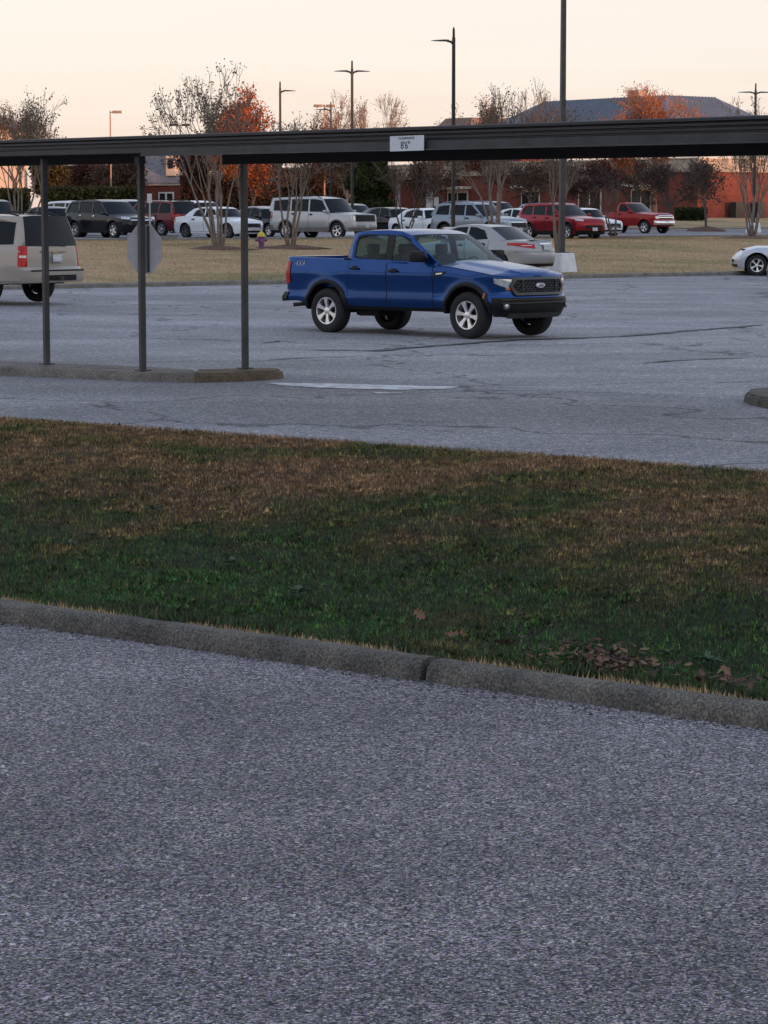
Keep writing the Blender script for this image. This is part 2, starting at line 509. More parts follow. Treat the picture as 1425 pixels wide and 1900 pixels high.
# traffic islands in the upper lot
def island(name, near, far, parts_mat, h=0.12):
    bm = bmesh.new()
    base = [at_z(u, v, h) for u, v in near + far]
    top = [bm.verts.new(p) for p in base]
    c = sum(base, Vector()) / len(base)
    low = [bm.verts.new((p.x + (p.x - c.x) / max(.1, (p - c).length) * 0.03, p.y + (p.y - c.y) / max(.1, (p - c).length) * 0.03, -0.05)) for p in base]
    bm.faces.new(top)
    n = len(top)
    for i in range(n): bm.faces.new((top[i], top[(i + 1) % n], low[(i + 1) % n], low[i]))
    bmesh.ops.bevel(bm, geom=[e for e in bm.edges if all(v.co.z > 0.1 for v in e.verts)], offset=0.03, segments=3, affect='EDGES')
    o = bobj(name, bm, parts_mat, smooth=50); o['kind'] = 'structure'
    return o
island('traffic_island', [(-160, 677), (0, 681), (100, 684), (270, 691), (360, 693)], [(362, 685), (200, 677), (0, 671), (-160, 667)], M_KERB_PALE)
island('traffic_island', [(362, 693), (430, 692), (490, 689), (515, 687), (524, 685)], [(516, 683), (480, 682), (364, 685)], M_KERB_YEL)
island('traffic_island', [(1383, 727), (1392, 732), (1440, 741), (1560, 748)], [(1560, 722), (1440, 718), (1400, 720), (1388, 722)], M_KERB)

# worn paint on the road
def decal(name, pts, mat, off):
    off += 0.006
    v = [at_z(u, y, off) for u, y in pts]
    o = obj(name, v, [tuple(range(len(v)))], mat); o['kind'] = 'structure'
    if o.data.polygons[0].normal.z < 0: o.data.flip_normals()
    return o
def worn_paint():
    t = NT('worn_white_paint'); t.world_co()
    t.col(t.ramp(t.noise(3.5, 6, 0.7), [(0.38, (0.27, 0.27, 0.28)), (0.56, (0.66, 0.67, 0.69))])); t.set(rough=0.7)
    return t.m
M_PAINT = worn_paint()
decal('stop_line', [(492, 710), (600, 711), (720, 714), (850, 717.5), (835, 721), (740, 723), (600, 719.5), (520, 714.5)], M_PAINT, 0.009)
decal('stop_line', [(690, 727), (745, 728), (744, 730), (700, 730)], M_PAINT, 0.009)
# patched seal strips and tyre-worn lines
M_SEAL = M('crack_sealer', (0.055, 0.055, 0.06), 0.7, var=0.3, scale=3)
def seal(pts, w):
    v, f = [], []
    P = [at_z(u, y, 0.0) for u, y in pts]
    Q = []
    for a, b in zip(P, P[1:]):
        n = max(2, int((b - a).length / 0.25))
        Q += [a.lerp(b, i / n) for i in range(n)]
    Q.append(P[-1])
    rnd = random.Random(int(pts[0][0]))
    for i, p in enumerate(Q):
        d = (Q[min(i + 1, len(Q) - 1)] - Q[max(i - 1, 0)]).normalized(); nn = Vector((-d.y, d.x, 0))
        k = w * rnd.uniform(0.3, 1.0) * min(1, (i + .4) / 3, (len(Q) - i - .6) / 3); wob = nn * rnd.uniform(-.06, .06)
        for s_ in (-1, 1):
            q = p + nn * k * s_ + wob; v.append((q.x, q.y, ground_z(q.x, q.y) + 0.016))
    for i in range(len(Q) - 1): f.append((2 * i, 2 * i + 1, 2 * i + 3, 2 * i + 2))
    o = obj('crack_seal', v, f, M_SEAL); o['kind'] = 'structure'
    if o.data.polygons[0].normal.z < 0: o.data.flip_normals()
seal([(540, 650), (700, 652), (800, 643), (960, 632), (1140, 626), (1420, 604)], 0.16)
seal([(1190, 676), (1280, 668), (1425, 664)], 0.07)
seal([(470, 672), (560, 665), (700, 662)], 0.06)
seal([(480, 640), (520, 634), (560, 637)], 0.06)
seal([(740, 781), (790, 785), (850, 784)], 0.03)
seal([(130, 751), (200, 757), (250, 760)], 0.03)

# grass blades on the verge
def blades(name, n, pick, length, width, mat, seed, lean=0.5):
    r = np.random.RandomState(seed)
    x, y, z = pick(r, n)
    n = len(x)
    az = r.rand(n) * 6.283; ln = length * (0.4 + 0.9 * r.rand(n)); wd = width * (0.6 + 0.8 * r.rand(n))
    le = lean * (0.2 + r.rand(n)); a2 = r.rand(n) * 6.283
    v = np.empty((n, 3, 3))
    dx, dy = np.cos(az) * wd / 2, np.sin(az) * wd / 2
    v[:, 0] = np.stack([x - dx, y - dy, z - 0.01], 1); v[:, 1] = np.stack([x + dx, y + dy, z - 0.01], 1)
    v[:, 2] = np.stack([x + np.cos(a2) * ln * le, y + np.sin(a2) * ln * le, z + ln * np.sqrt(np.clip(1 - le * le, 0.05, 1))], 1)
    me = bpy.data.meshes.new(name)
    me.vertices.add(n * 3); me.loops.add(n * 3); me.polygons.add(n)
    me.vertices.foreach_set('co', v.ravel())
    me.loops.foreach_set('vertex_index', np.arange(n * 3, dtype=np.int32))
    me.polygons.foreach_set('loop_start', np.arange(0, n * 3, 3, dtype=np.int32))
    me.update(calc_edges=True)
    at = me.attributes.new('rnd', 'FLOAT_COLOR', 'POINT')
    c = np.ones((n, 3, 4)); c[:, :, :3] = r.rand(n, 1, 3)
    at.data.foreach_set('color', c.ravel())
    o = fin(name, me, mat); o['kind'] = 'stuff'
    return o
EZx, EZy = [p[0] for p in EZ], [p[1] for p in EZ]
def ezs(e): return (np.interp(e - .12, EZx, EZy) + 2 * np.interp(e, EZx, EZy) + np.interp(e + .12, EZx, EZy)) / 4
def pick_verge(r, n):
    e = 0.18 + 9.0 * r.rand(n) ** 1.0
    c = -23 + 27.5 * r.rand(n)
    x = (e + E0) * EN[0] + c * EN[1]; y = (e + E0) * EN[1] - c * EN[0]
    inn = np.abs(x) < 0.15 * y + 1.0
    e, c = e[inn], c[inn]; n = len(e)
    # thin patches
    keep = (np.sin(e * 2.3 + 1.7 * np.sin(c * 1.3)) * np.sin(c * 2.1 + e) + r.rand(n) * 1.6) > -0.35
    e, c = e[keep], c[keep]
    x = (e + E0) * EN[0] + c * EN[1]; y = (e + E0) * EN[1] - c * EN[0]
    k = np.clip((e - 0.5) / 1.0, 0, 1) * np.clip((9.0 - e) / 0.6, 0, 1)
    return x, y, ezs(e) + 0.008 + k * 0.03 * np.sin(x * 1.7 + 1.3 * np.sin(y * 1.1))
tag(blades('grass', 1150000, pick_verge, 0.036, 0.008, M_BLADE, 11, 1.05), 'short mixed green and brown winter grass on the verge behind the near kerb', 'grass')
L_CLOVER = grass_mat('broad_leaf_patches', True)
def pick_broad(r, n):
    x, y, z = pick_verge(r, n)
    m = (np.sin(x * 3.7 + 2 * np.sin(y * 2.9)) * np.sin(y * 3.1 + 1.3) + 0.5 * np.sin(x * 9.1 + y * 7.3)) > 0.35
    return x[m], y[m], z[m] + 0.008
tag(blades('ground_cover', 200000, pick_broad, 0.030, 0.022, L_CLOVER, 17, 1.15), 'patches of broad leaved ground cover among the short verge grass', 'ground cover')
def pick_weedy(r, n):
    c = -20 + 24 * r.rand(n); e = 0.25 + 1.7 * r.rand(n) ** 1.3
    m = (np.sin(c * 2.3 + 1.9 * np.sin(e * 3)) + 0.7 * np.sin(c * 6.1 + e * 4) + 1.1 * r.rand(n)) > 0.5
    e, c = e[m], c[m]
    x = (e + E0) * EN[0] + c * EN[1]; y = (e + E0) * EN[1] - c * EN[0]
    k = np.abs(x) < 0.15 * y + 1.0
    return x[k], y[k], ezs(e[k]) + 0.01
L_WEEDY = leaf_blade_mat()
tag(blades('weedy_growth', 110000, pick_weedy, 0.085, 0.022, L_WEEDY, 18, 0.9), 'rank dark green weedy growth in the ditch just behind the near kerb', 'ground cover')
# straw-coloured fringe along the kerb's back and the road edge
M_STRAW = M('straw_blades', (0.46, 0.32, 0.18), 0.9, var=0.35, scale=20)
def pick_fringe(r, n):
    c = -23 + 27.5 * r.rand(n)
    m = (np.sin(c * 3.1) + np.sin(c * 7.7 + 1) + 2.2 * r.rand(n)) > 1.0
    c = c[m]; e = 0.155 + 0.045 * np.abs(r.randn(len(c)))
    far = r.rand(len(c)) < 0.45
    e = np.where(far, 9.1 + 0.05 * r.randn(len(c)), e)
    x = (e + E0) * EN[0] + c * EN[1]; y = (e + E0) * EN[1] - c * EN[0]
    return x, y, np.where(far, 0.005, 0.085)
tag(blades('grass_fringe', 34000, pick_fringe, 0.028, 0.006, M_STRAW, 12, 0.8), 'dry straw coloured grass tufts hugging the kerb top and the road edge', 'grass')
WZx, WZy = [p[0] for p in WZ], [p[1] for p in WZ]
def wzs(w): return (np.interp(w - 2.5, WZx, WZy) + 2 * np.interp(w, WZx, WZy) + np.interp(w + 2.5, WZx, WZy)) / 4
def pick_med(r, n):
    w = 55.6 + 35.3 * r.rand(n); y = 55 + 95 * r.rand(n)
    x = (y * CT - w) / ST
    k = np.abs(x / y) < 0.17
    x, y, w = x[k], y[k], w[k]
    return x, y, wzs(w) + 0.05
tag(blades('dormant_grass', 330000, pick_med, 0.07, 0.018, M_DRYB, 13, 0.85), 'tan dormant lawn grass covering the sloping median before the far car park', 'grass')

# grit, pebbles and plant bits lying loose on the near lot and along the kerb foot
def grit(name, n, pick, size, mats, seed, label):
    r = np.random.RandomState(seed)
    x, y, z = pick(r, n); n = len(x)
    s_ = size * (0.35 + r.rand(n) ** 3 * 1.3)
    base = np.array([[1, 0, .1], [0, 1, .1], [-1, 0, .1], [0, -1, .1], [0, 0, .8]], float)
    v = base[None] * s_[:, None, None] * (0.6 + 0.8 * r.rand(n, 5, 3))
    a = r.rand(n) * 6.283; ca, sa = np.cos(a), np.sin(a)
    vx = v[:, :, 0] * ca[:, None] - v[:, :, 1] * sa[:, None]; vy = v[:, :, 0] * sa[:, None] + v[:, :, 1] * ca[:, None]
    V = np.stack([vx + x[:, None], vy + y[:, None], v[:, :, 2] + z[:, None]], 2).reshape(-1, 3)
    tri = np.array([[0, 1, 4], [1, 2, 4], [2, 3, 4], [3, 0, 4]]); F_ = (np.arange(n)[:, None, None] * 5 + tri[None]).reshape(-1, 3)
    me = bpy.data.meshes.new(name)
    me.vertices.add(len(V)); me.loops.add(len(F_) * 3); me.polygons.add(len(F_))
    me.vertices.foreach_set('co', V.ravel()); me.loops.foreach_set('vertex_index', F_.ravel().astype(np.int32))
    me.polygons.foreach_set('loop_start', np.arange(0, len(F_) * 3, 3, dtype=np.int32)); me.update(calc_edges=True)
    at = me.attributes.new('rnd', 'FLOAT_COLOR', 'POINT'); c = np.ones((n, 5, 4)); c[:, :, :3] = r.rand(n, 1, 3); at.data.foreach_set('color', c.ravel())
    o = fin(name, me, mats); o['kind'] = 'stuff'; tag(o, label, 'grit'); return o
def grit_mat():
    t = NT('loose_stones')
    t.col(t.ramp(t.sep(t.attr('rnd')), [(0, (.05, .045, .045)), (.35, (.16, .14, .14)), (.6, (.22, .15, .12)), (.8, (.34, .32, .33)), (1, (.62, .58, .54))])); t.set(rough=.85, spec=.3)
    return t.m
M_GRIT = grit_mat()
def pick_lot(r, n):
    y = 3.6 + 10.5 * r.rand(n) ** .8; x = (r.rand(n) - .5) * (0.30 * y + 1.6)
    e = EN[0] * x + EN[1] * y - E0; m = e < 0.0
    return x[m], y[m], np.full(m.sum(), .001)
grit('loose_gravel', 15000, pick_lot, .0085, M_GRIT, 31, 'loose pale and dark stone chips lying on the near lot')
def pick_foot(r, n):
    c = -20 + 24 * r.rand(n); e = -np.abs(r.randn(n)) * .045 * (1 + .8 * np.sin(c * 1.7)) - .002
    return (e + E0) * EN[0] + c * EN[1], (e + E0) * EN[1] - c * EN[0], np.full(n, .001)
M_DEBRIS = M('gutter_debris', (.045, .036, .03), .95, var=.6, scale=25)
grit('gutter_debris', 30000, pick_foot, .013, M_DEBRIS, 32, 'dark grit and plant crumbs gathered along the foot of the near kerb')
# ================================================================== vehicles
def glass_mat(name, tint, see):
    if name in MATS: return MATS[name]
    t = NT(name)
    t.col(t.ramp(t.noise(2.0, 3), [(0.3, tuple(c * 0.8 for c in tint)), (0.7, tuple(c * 1.2 for c in tint))]))
    t.set(rough=0.03, spec=0.14)
    if see:
        tr = t.n.new('ShaderNodeBsdfTransparent'); tr.inputs[0].default_value = (0.56, 0.72, 0.74, 1)
        gl = t.n.new('ShaderNodeBsdfGlossy'); gl.inputs['Roughness'].default_value = 0.02
        fr = t.n.new('ShaderNodeFresnel'); fr.inputs[0].default_value = 1.5
        k = t.math('MULTIPLY_ADD', fr.outputs[0], 1.0); 
        mx = t.n.new('ShaderNodeMixShader')
        t.l.new(t.math('MULTIPLY', fr.outputs[0], 0.6), mx.inputs[0]); t.l.new(tr.outputs[0], mx.inputs[1]); t.l.new(gl.outputs[0], mx.inputs[2])
        t.l.new(mx.outputs[0], t.n['Material Output'].inputs[0])
    MATS[name] = t.m
    return t.m
M_GLASS = glass_mat('dark_car_glass', (0.009, 0.013, 0.017), False)
M_GLASS_SEE = glass_mat('clear_car_glass', (0.02, 0.03, 0.03), True)
M_TYRE = M('tyre_rubber', (0.018, 0.018, 0.019), 0.85, var=0.3, scale=12, bump=0.2)
M_BLACK = M('black_plastic', (0.007, 0.007, 0.008), 0.5, var=0.25, scale=9, spec=0.3)
M_UNDER = M('underbody_grime', (0.012, 0.012, 0.012), 0.95)
M_ALLOY = M('alloy_wheel', (0.78, 0.78, 0.80), 0.28, metal=0.75, var=0.08, scale=14)
M_ALLOY_DARK = M('grey_alloy', (0.25, 0.25, 0.27), 0.4, metal=0.7)
M_CHROME = M('chrome', (0.75, 0.75, 0.76), 0.15, metal=1.0, var=0.04)
M_HEAD = M('headlamp_lens', (0.55, 0.57, 0.60), 0.12, metal=0.3, var=0.45, scale=11, coat=1.0)
M_TAIL = M('tail_lamp_red', (0.45, 0.008, 0.010), 0.25, var=0.3, scale=14, coat=0.25, spec=0.25)
M_AMBER = M('amber_lens', (0.55, 0.14, 0.03), 0.3, coat=1.0)
M_WHITE_LENS = M('white_lens', (0.65, 0.62, 0.62), 0.25, coat=1.0)
M_SEAT = M('grey_seat_cloth', (0.07, 0.07, 0.075), 0.9)
M_PLATE = M('licence_plate', (0.55, 0.57, 0.60), 0.5, var=0.35, scale=25)
M_SEAM = M('panel_gap', (0.006, 0.006, 0.007), 0.9)

def tyre_mesh(Rt, tw_, rim_r):
    key = ('tyre', Rt, tw_, rim_r)
    if key in MATS: return MATS[key]
    bm = bmesh.new(); h = tw_ / 2
    prof = [(rim_r, -h * 0.80), (rim_r + 0.02, -h * 0.95), (lerp(rim_r, Rt, 0.55), -h), (Rt - 0.03, -h * 0.93), (Rt - 0.006, -h * 0.75), (Rt, -h * 0.4), (Rt, h * 0.4),
            (Rt - 0.006, h * 0.75), (Rt - 0.03, h * 0.93), (lerp(rim_r, Rt, 0.55), h), (rim_r + 0.02, h * 0.95), (rim_r, h * 0.80)]
    lathe(bm, prof, 36, 'Y')
    for f in [f for f in bm.faces if len(f.verts) > 4]: bm.faces.remove(f)
    bmesh.ops.recalc_face_normals(bm, faces=bm.faces)
    me = bpy.data.meshes.new('tyre'); bm.to_mesh(me); bm.free()
    me.materials.append(M_TYRE)
    me.polygons.foreach_set('use_smooth', [True] * len(me.polygons)); me.set_sharp_from_angle(angle=R(50))
    MATS[key] = me
    return me

def rim_mesh(rr, tw_, n, mat, wide=0.36, split=False):
    """spoked wheel; outer face at +y"""
    key = ('rim', rr, tw_, n, mat.name, wide, split)
    if key in MATS: return MATS[key]
    bm = bmesh.new(); h = tw_ / 2
    # barrel and lip
    prof = [(rr * 1.01, h * 0.82), (rr * 1.0, h * 0.92), (rr * 0.93, h * 0.90), (rr * 0.90, h * 0.55), (rr * 0.88, -h * 0.8)]
    lathe(bm, prof, 36, 'Y')
    for f in [f for f in bm.faces if len(f.verts) > 4]: bm.faces.remove(f)
    for i in range(n):
        a = 2 * math.pi * i / n + math.pi / 2
        offs = ((-0.11, 0.5), (0.11, 0.5)) if split else ((0, 1),)
        for da, kw in offs:
            m = Matrix.Rotation(-(a + da), 4, 'Y')
            w0, w1 = rr * wide * 0.55 * kw, rr * wide * kw
            pts = [(0.10 * rr, -w0 / 2), (0.55 * rr, -w0 / 2), (0.93 * rr, -w1 / 2), (0.93 * rr, w1 / 2), (0.55 * rr, w0 / 2), (0.10 * rr, w0 / 2)]
            yo = [h * 0.72, h * 0.84, h * 0.86, h * 0.86, h * 0.84, h * 0.72]
            hi = [bm.verts.new(m @ Vector((p, y_, q))) for (p, q), y_ in zip(pts, yo)]
            lo = [bm.verts.new(m @ Vector((p, y_ - 0.035, q * 1.15))) for (p, q), y_ in zip(pts, yo)]
            bm.faces.new(hi); bm.faces.new(lo)
            for k in range(6): bm.faces.new((hi[k], hi[(k + 1) % 6], lo[(k + 1) % 6], lo[k]))
    lathe(bm, [(rr * 0.24, h * 0.55), (rr * 0.24, h * 0.80), (rr * 0.16, h * 0.86), (0.01, h * 0.87)], 16, 'Y')
    bmesh.ops.recalc_face_normals(bm, faces=bm.faces)
    # brake disc behind, dark
    nb = len(bm.faces)
    lathe(bm, [(rr * 0.87, -h * 0.1), (rr * 0.87, h * 0.05), (0.02, h * 0.06)], 20, 'Y')
    bm.faces.ensure_lookup_table()
    for f in bm.faces[nb:]: f.material_index = 1
    bmesh.ops.recalc_face_normals(bm, faces=bm.faces)
    me = bpy.data.meshes.new('rim'); bm.to_mesh(me); bm.free()
    me.materials.append(mat); me.materials.append(M_UNDER)
    me.polygons.foreach_set('use_smooth', [True] * len(me.polygons)); me.set_sharp_from_angle(angle=R(30))
    MATS[key] = me
    return me

class Car:
    """a vehicle lofted from its side profile; x forward, y left, z up, origin on the ground under the wheelbase centre"""
    def __init__(s, name, S):
        s.S = S
        s.root = empty(name)
        s.P = S['paint']
    # ---- surfaces
    def side_y(s, x, z):
        S = s.S
        y = S['hw'] * itp(S['side'], z)
        xm = 0.5 * (S['xn'] + S['xt']); k = (x - xm) / (0.5 * (S['xn'] - S['xt']))
        y *= 1 - S.get('plan', 0.025) * abs(k) ** 2.5
        for wx in (S['wf'], S['wr']):
            r = math.hypot(x - wx, z - S['R'])
            d = (r - S['ra']) / 0.16
            if d > -1: y += S.get('flare', 0.025) * math.exp(-d * d * 1.6)
        return y
    def bottom(s, x, arch=True):
        S = s.S; b = itp(S['bot'], x)
        if arch:
            for wx in (S['wf'], S['wr']):
                d = abs(x - wx)
                if d < S['ra']: b = max(b, S['R'] + 0.015 + math.sqrt(S['ra'] ** 2 - d * d))
        return b
    def pt(s, q, z, off=0.0):
        """point on the side surface: q in [-1,0] tail wrap, [0,1] flank, [1,2] nose wrap"""
        S = s.S
        if q <= 0:
            ph = min(1, -q) * math.pi / 2; x1, n = S['xt'], S.get('nt', 3.2)
            xe = itp(S['tail'], z) - off; y1 = s.side_y(x1, z) + off
            return Vector((x1 + (xe - x1) * math.sin(ph) ** (2 / n), y1 * max(0, math.cos(ph)) ** (2 / n), z))
        if q >= 1:
            ph = min(1, q - 1) * math.pi / 2; x1, n = S['xn'], S.get('nn', 2.6)
            xe = itp(S['nose'], z) + off; y1 = s.side_y(x1, z) + off
            return Vector((x1 + (xe - x1) * math.sin(ph) ** (2 / n), y1 * max(0, math.cos(ph)) ** (2 / n), z))
        x = lerp(S['xt'], S['xn'], q)
        return Vector((x, s.side_y(x, z) + off, z))
    def qx(s, x): return (x - s.S['xt']) / (s.S['xn'] - s.S['xt'])
    def top(s, q):
        S = s.S
        if q <= 0: return lerp(itp(S['sh'], S['xt']), S['zt'], math.sin(min(1, -q) * math.pi / 2) ** 1.5)
        if q >= 1: return lerp(itp(S['sh'], S['xn']), S['zn'], math.sin(min(1, q - 1) * math.pi / 2) ** 1.5)
        return itp(S['sh'], lerp(S['xt'], S['xn'], q))
    def bot_q(s, q):
        if q <= 0: return itp(s.S['bot'], s.S['xt'] - (-q) * 0.4)
        if q >= 1: return itp(s.S['bot'], s.S['xn'] + (q - 1) * 0.4)
        return s.bottom(lerp(s.S['xt'], s.S['xn'], q))
    def grid(s, bm, pts, flip=False):
        vs_ = [[bm.verts.new(p) for p in row] for row in pts]
        for a, b in zip(vs_, vs_[1:]):
            for k in range(len(a) - 1):
                bm.faces.new((a[k], a[k + 1], b[k + 1], b[k]))
    def both(s, rows):
        return [rows, [[Vector((p.x, -p.y, p.z)) for p in r] for r in rows]]
    def patch(s, name, q0, q1, z0, z1, mat, off=0.004, nq=8, nz=4, sides=(1, -1), parent=None, smooth=60, thick=0.0):
        if q0 < 0 or q1 > 1: nq = max(nq, int(abs(q1 - q0) * 48) + 2)
        """panel lying on the body surface; z0,z1 numbers or functions of q"""
        out = []
        for sd in sides:
            rows = []
            for i in range(nq + 1):
                q = lerp(q0, q1, i / nq)
                a = z0(q) if callable(z0) else z0; b = z1(q) if callable(z1) else z1
                row = [s.pt(q, lerp(a, b, j / nz), off) for j in range(nz + 1)]
                rows.append([Vector((p.x, p.y * sd, p.z)) for p in row])
            bm = bmesh.new(); s.grid(bm, rows)
            if abs(q1) >= 2 or q0 <= -1: pass
            bmesh.ops.remove_doubles(bm, verts=bm.verts, dist=1e-4)
            o = bobj(name, bm, mat, parent or s.root, smooth)
            if thick:
                m = o.modifiers.new('t', 'SOLIDIFY'); m.thickness = thick; m.offset = 0
            out.append(o)
        return out
    def front_patch(s, name, q0, z0, z1, mat, off=0.006, nq=10, nz=4, tail=False, smooth=60):
        """panel across the nose (or tail) through the centre line, from q0 on one side to q0 on the other"""
        qe = -1 if tail else 2
        nq = max(nq, int(abs(qe - q0) * 48) + 2)
        rows = []
        qs = [lerp(q0, qe, i / nq) for i in range(nq + 1)]
        for q in qs:
            a = z0(q) if callable(z0) else z0; b = z1(q) if callable(z1) else z1
            rows.append([s.pt(q, lerp(a, b, j / nz), off) for j in range(nz + 1)])
        rows += [[Vector((p.x, -p.y, p.z)) for p in r] for r in rows[-2::-1]]
        bm = bmesh.new(); s.grid(bm, rows)
        bmesh.ops.remove_doubles(bm, verts=bm.verts, dist=1e-4)
        return bobj(name, bm, mat, s.root, smooth)
    # ---- body
    def body(s):
        S = s.S
        zs = sorted(set([round(z, 3) for z, _ in S['side']] + [round(v, 3) for v in np.linspace(S['side'][0][0], S['side'][-1][0], 9)]))
        xs = set(np.round(np.linspace(S['xt'], S['xn'], 40), 4))
        for wx in (S['wf'], S['wr']):
            for a in np.linspace(0, math.pi, 25):
                xs.add(round(float(wx + S['ra'] * math.cos(a)), 4))
            hb = itp(S['bot'], wx) - S['R'] - 0.015
            if 0 < hb < S['ra']:
                for sg in (-1, 1): xs.add(round(wx + sg * math.sqrt(S['ra'] ** 2 - hb * hb), 4))
        xs = sorted(x for x in xs if S['xt'] <= x <= S['xn'])
        qs = [-1 + i / 24 for i in range(24)] + [s.qx(x) for x in xs] + [1 + (i + 1) / 24 for i in range(24)]
        rows = []
        for q in qs:
            zb, zt = s.bot_q(q), s.top(q)
            rows.append([s.pt(q, min(max(z, zb), zt)) for z in [zb] + zs + [zt]])
        bm = bmesh.new()
        for r in s.both(rows): s.grid(bm, r)
        # decks: hood, boot lid or load bed
        for q in qs:
            pass
        hood_x, rear_x = S['cowl'], S.get('deck', -99)
        deckq = [q for q in qs if s.pt(q, s.top(q)).x >= hood_x - 0.001]
        s.deck(bm, deckq, S.get('crown', 0.05), S.get('dome', 0.0))
        if S.get('bed') is None:
            rq = [q for q in qs if s.pt(q, s.top(q)).x <= rear_x + 0.001]
            if len(rq) > 1: s.deck(bm, rq, S.get('rcrown', 0.03), 0)
        else:
            s.bed(bm, [q for q in qs if s.pt(q, s.top(q)).x <= S['bed'] + 0.001])
        b = bobj('body', bm, s.P, s.root, smooth=S.get('sharp', 28), dbl=0.0008)
        # dark underbody with wheel wells
        bm = bmesh.new()
        hw = S['hw']
        zb = itp(S['bot'], 0) + 0.02
        inner = hw - 0.30
        x0, x1 = S['xt'] - 0.05, S['xn'] + 0.05
        box(bm, ((x0 + x1) / 2, 0, (zb + 0.8) / 2 + 0.02), (x1 - x0, inner * 2, 0.8 - zb))
        xm0, xm1 = S['wr'] + S['ra'] + 0.02, S['wf'] - S['ra'] - 0.02
        box(bm, ((xm0 + xm1) / 2, 0, zb + 0.10), (xm1 - xm0, (hw - 0.07) * 2, 0.16))
        for wx in (S['wf'], S['wr']):       # wheel house roofs
            for sd in (-1, 1):
                n = 12; ro = S['ra'] + 0.03
                ring = []
                for i in range(n + 1):
                    a = math.pi * i / n
                    ring.append((wx + ro * math.cos(a), S['R'] + 0.015 + ro * math.sin(a)))
                A = [bm.verts.new((x, sd * inner, min(z, 1.0))) for x, z in ring]; B = [bm.verts.new((x, sd * (hw - 0.06), min(z, 1.0))) for x, z in ring]
                for i in range(n): bm.faces.new((A[i], A[i + 1], B[i + 1], B[i]))
        bobj('underbody', bm, M_UNDER, s.root)
        return b
    def deck(s, bm, qs, crown, dome):
        lam = [1, 0.97, 0.9, 0.75, 0.62, 0.56, 0.4, 0.2, 0]
        rows = []
        for q in qs:
            e = s.pt(q, s.top(q))
            fade = 1.0
            if q > 1: fade = max(0, math.cos((q - 1) * math.pi / 2)) ** 0.5
            if q < 0: fade = max(0, math.cos(-q * math.pi / 2)) ** 0.5
            row = []
            for l in lam:
                z = e.z + fade * (crown * (1 - l ** 2.4) + dome * (1 if l < 0.58 else (0.62 - l) / 0.06 if l < 0.62 else 0))
                row.append(Vector((e.x, e.y * l, z)))
            rows.append(row)
        for r in s.both(rows): s.grid(bm, r)
    def bed(s, bm, qs):
        fl = s.S['floor']; wall = 0.075
        rows = []
        for q in qs:
            e = s.pt(q, s.top(q)); x = e.x
            if x < s.S['tail'][-1][1] + 0.075 or e.y < 0.35:
                rows.append([e, Vector((x, e.y * .98, e.z + .006)), Vector((x, e.y * 0.9, e.z + .008)), Vector((x, e.y * 0.5, e.z + .008)), Vector((x, 0, e.z + .008))])
            else:
                rows.append([e, Vector((x, e.y - 0.02, e.z + 0.012)), Vector((x, e.y - wall, e.z + 0.01)), Vector((x, e.y - wall - 0.01, fl)), Vector((x, 0, fl))])
        for r in s.both(rows): s.grid(bm, r)
    # ---- cabin
    def gy(s, x, z):
        S = s.S
        zb = itp(S['sh'], x)
        y0 = s.side_y(min(max(x, S['xt']), S['xn']), zb) - S.get('inset', 0.015)
        h = z - zb
        y = y0 - S.get('tumble', 0.24) * h - 0.10 * h * h
        # the cabin narrows a little towards its ends
        o = S['cab']; xm = 0.5 * (o[0][0] + o[-1][0]); k = (x - xm) / (0.5 * (o[-1][0] - o[0][0]))
        return y - S.get('cabtaper', 0.05) * abs(k) ** 2.5
    def tess(s, loops, fn, mat, name, parent=None, thick=0.0, smooth=40, fine=0.22):
        bm = bmesh.new()
        flat = [Vector((a, b, 0)) for lp in loops for a, b in lp]
        tris = tessellate_polygon([[Vector((a, b, 0)) for a, b in lp] for lp in loops])
        v = [bm.verts.new(p) for p in flat]
        for t in tris:
            try: bm.faces.new([v[i] for i in t])
            except ValueError: pass
        for _ in range(3):
            long = [e for e in bm.edges if e.calc_length() > fine]
            if not long: break
            bmesh.ops.subdivide_edges(bm, edges=long, cuts=1)
            bmesh.ops.triangulate(bm, faces=bm.faces)
        for w in bm.verts: w.co = fn(w.co.x, w.co.y)
        o = bobj(name, bm, mat, parent or s.root, smooth)
        if thick:
            m = o.modifiers.new('t', 'SOLIDIFY'); m.thickness = thick; m.offset = 0
        return o
    def cabin(s, glass):
        S = s.S; o = S['cab']          # outline rear base -> rear roof ... front roof -> front base
        base = [(x, itp(S['sh'], x) - 0.012) for x in np.linspace(o[-1][0], o[0][0], 12)][1:-1]
        outer = list(o) + base
        fm = S.get('frame', s.P)
        for sd in (1, -1):
            f3 = lambda a, b: Vector((a, sd * s.gy(a, b), b))
            s.tess([outer] + [w for w in S['win']], f3, fm, 'cabin_side', thick=0.012, smooth=35)
            for w in S['win']:
                g3 = lambda a, b: Vector((a, sd * (s.gy(a, b) - 0.010), b))
                s.tess([w], g3, glass if not S.get('tint') else M_GLASS, 'side_window')
            if S.get('trim'):
                for w in S['win']:
                    bm = bmesh.new(); tube(bm, [Vector((a, sd * (s.gy(a, b) + 0.004), b)) for a, b in w + w[:1]], 0.012, 4)
                    bobj('window_trim', bm, S['trim'], s.root)
            if S.get('pillar'):
                for pl in S['pillar']:
                    h3 = lambda a, b: Vector((a, sd * (s.gy(a, b) + 0.008), b))
                    s.tess([pl], h3, M_BLACK, 'door_pillar')
        # roof
        i0, i1 = S['roof_i']
        rl = o[i0:i1 + 1]
        xs = np.linspace(rl[0][0], rl[-1][0], 16)
        lam = [1, 0.985, 0.94, 0.85, 0.6, 0.3, 0]
        cr = S.get('rcr', 0.045); bow = S.get('bow', 0.10)
        rows = []
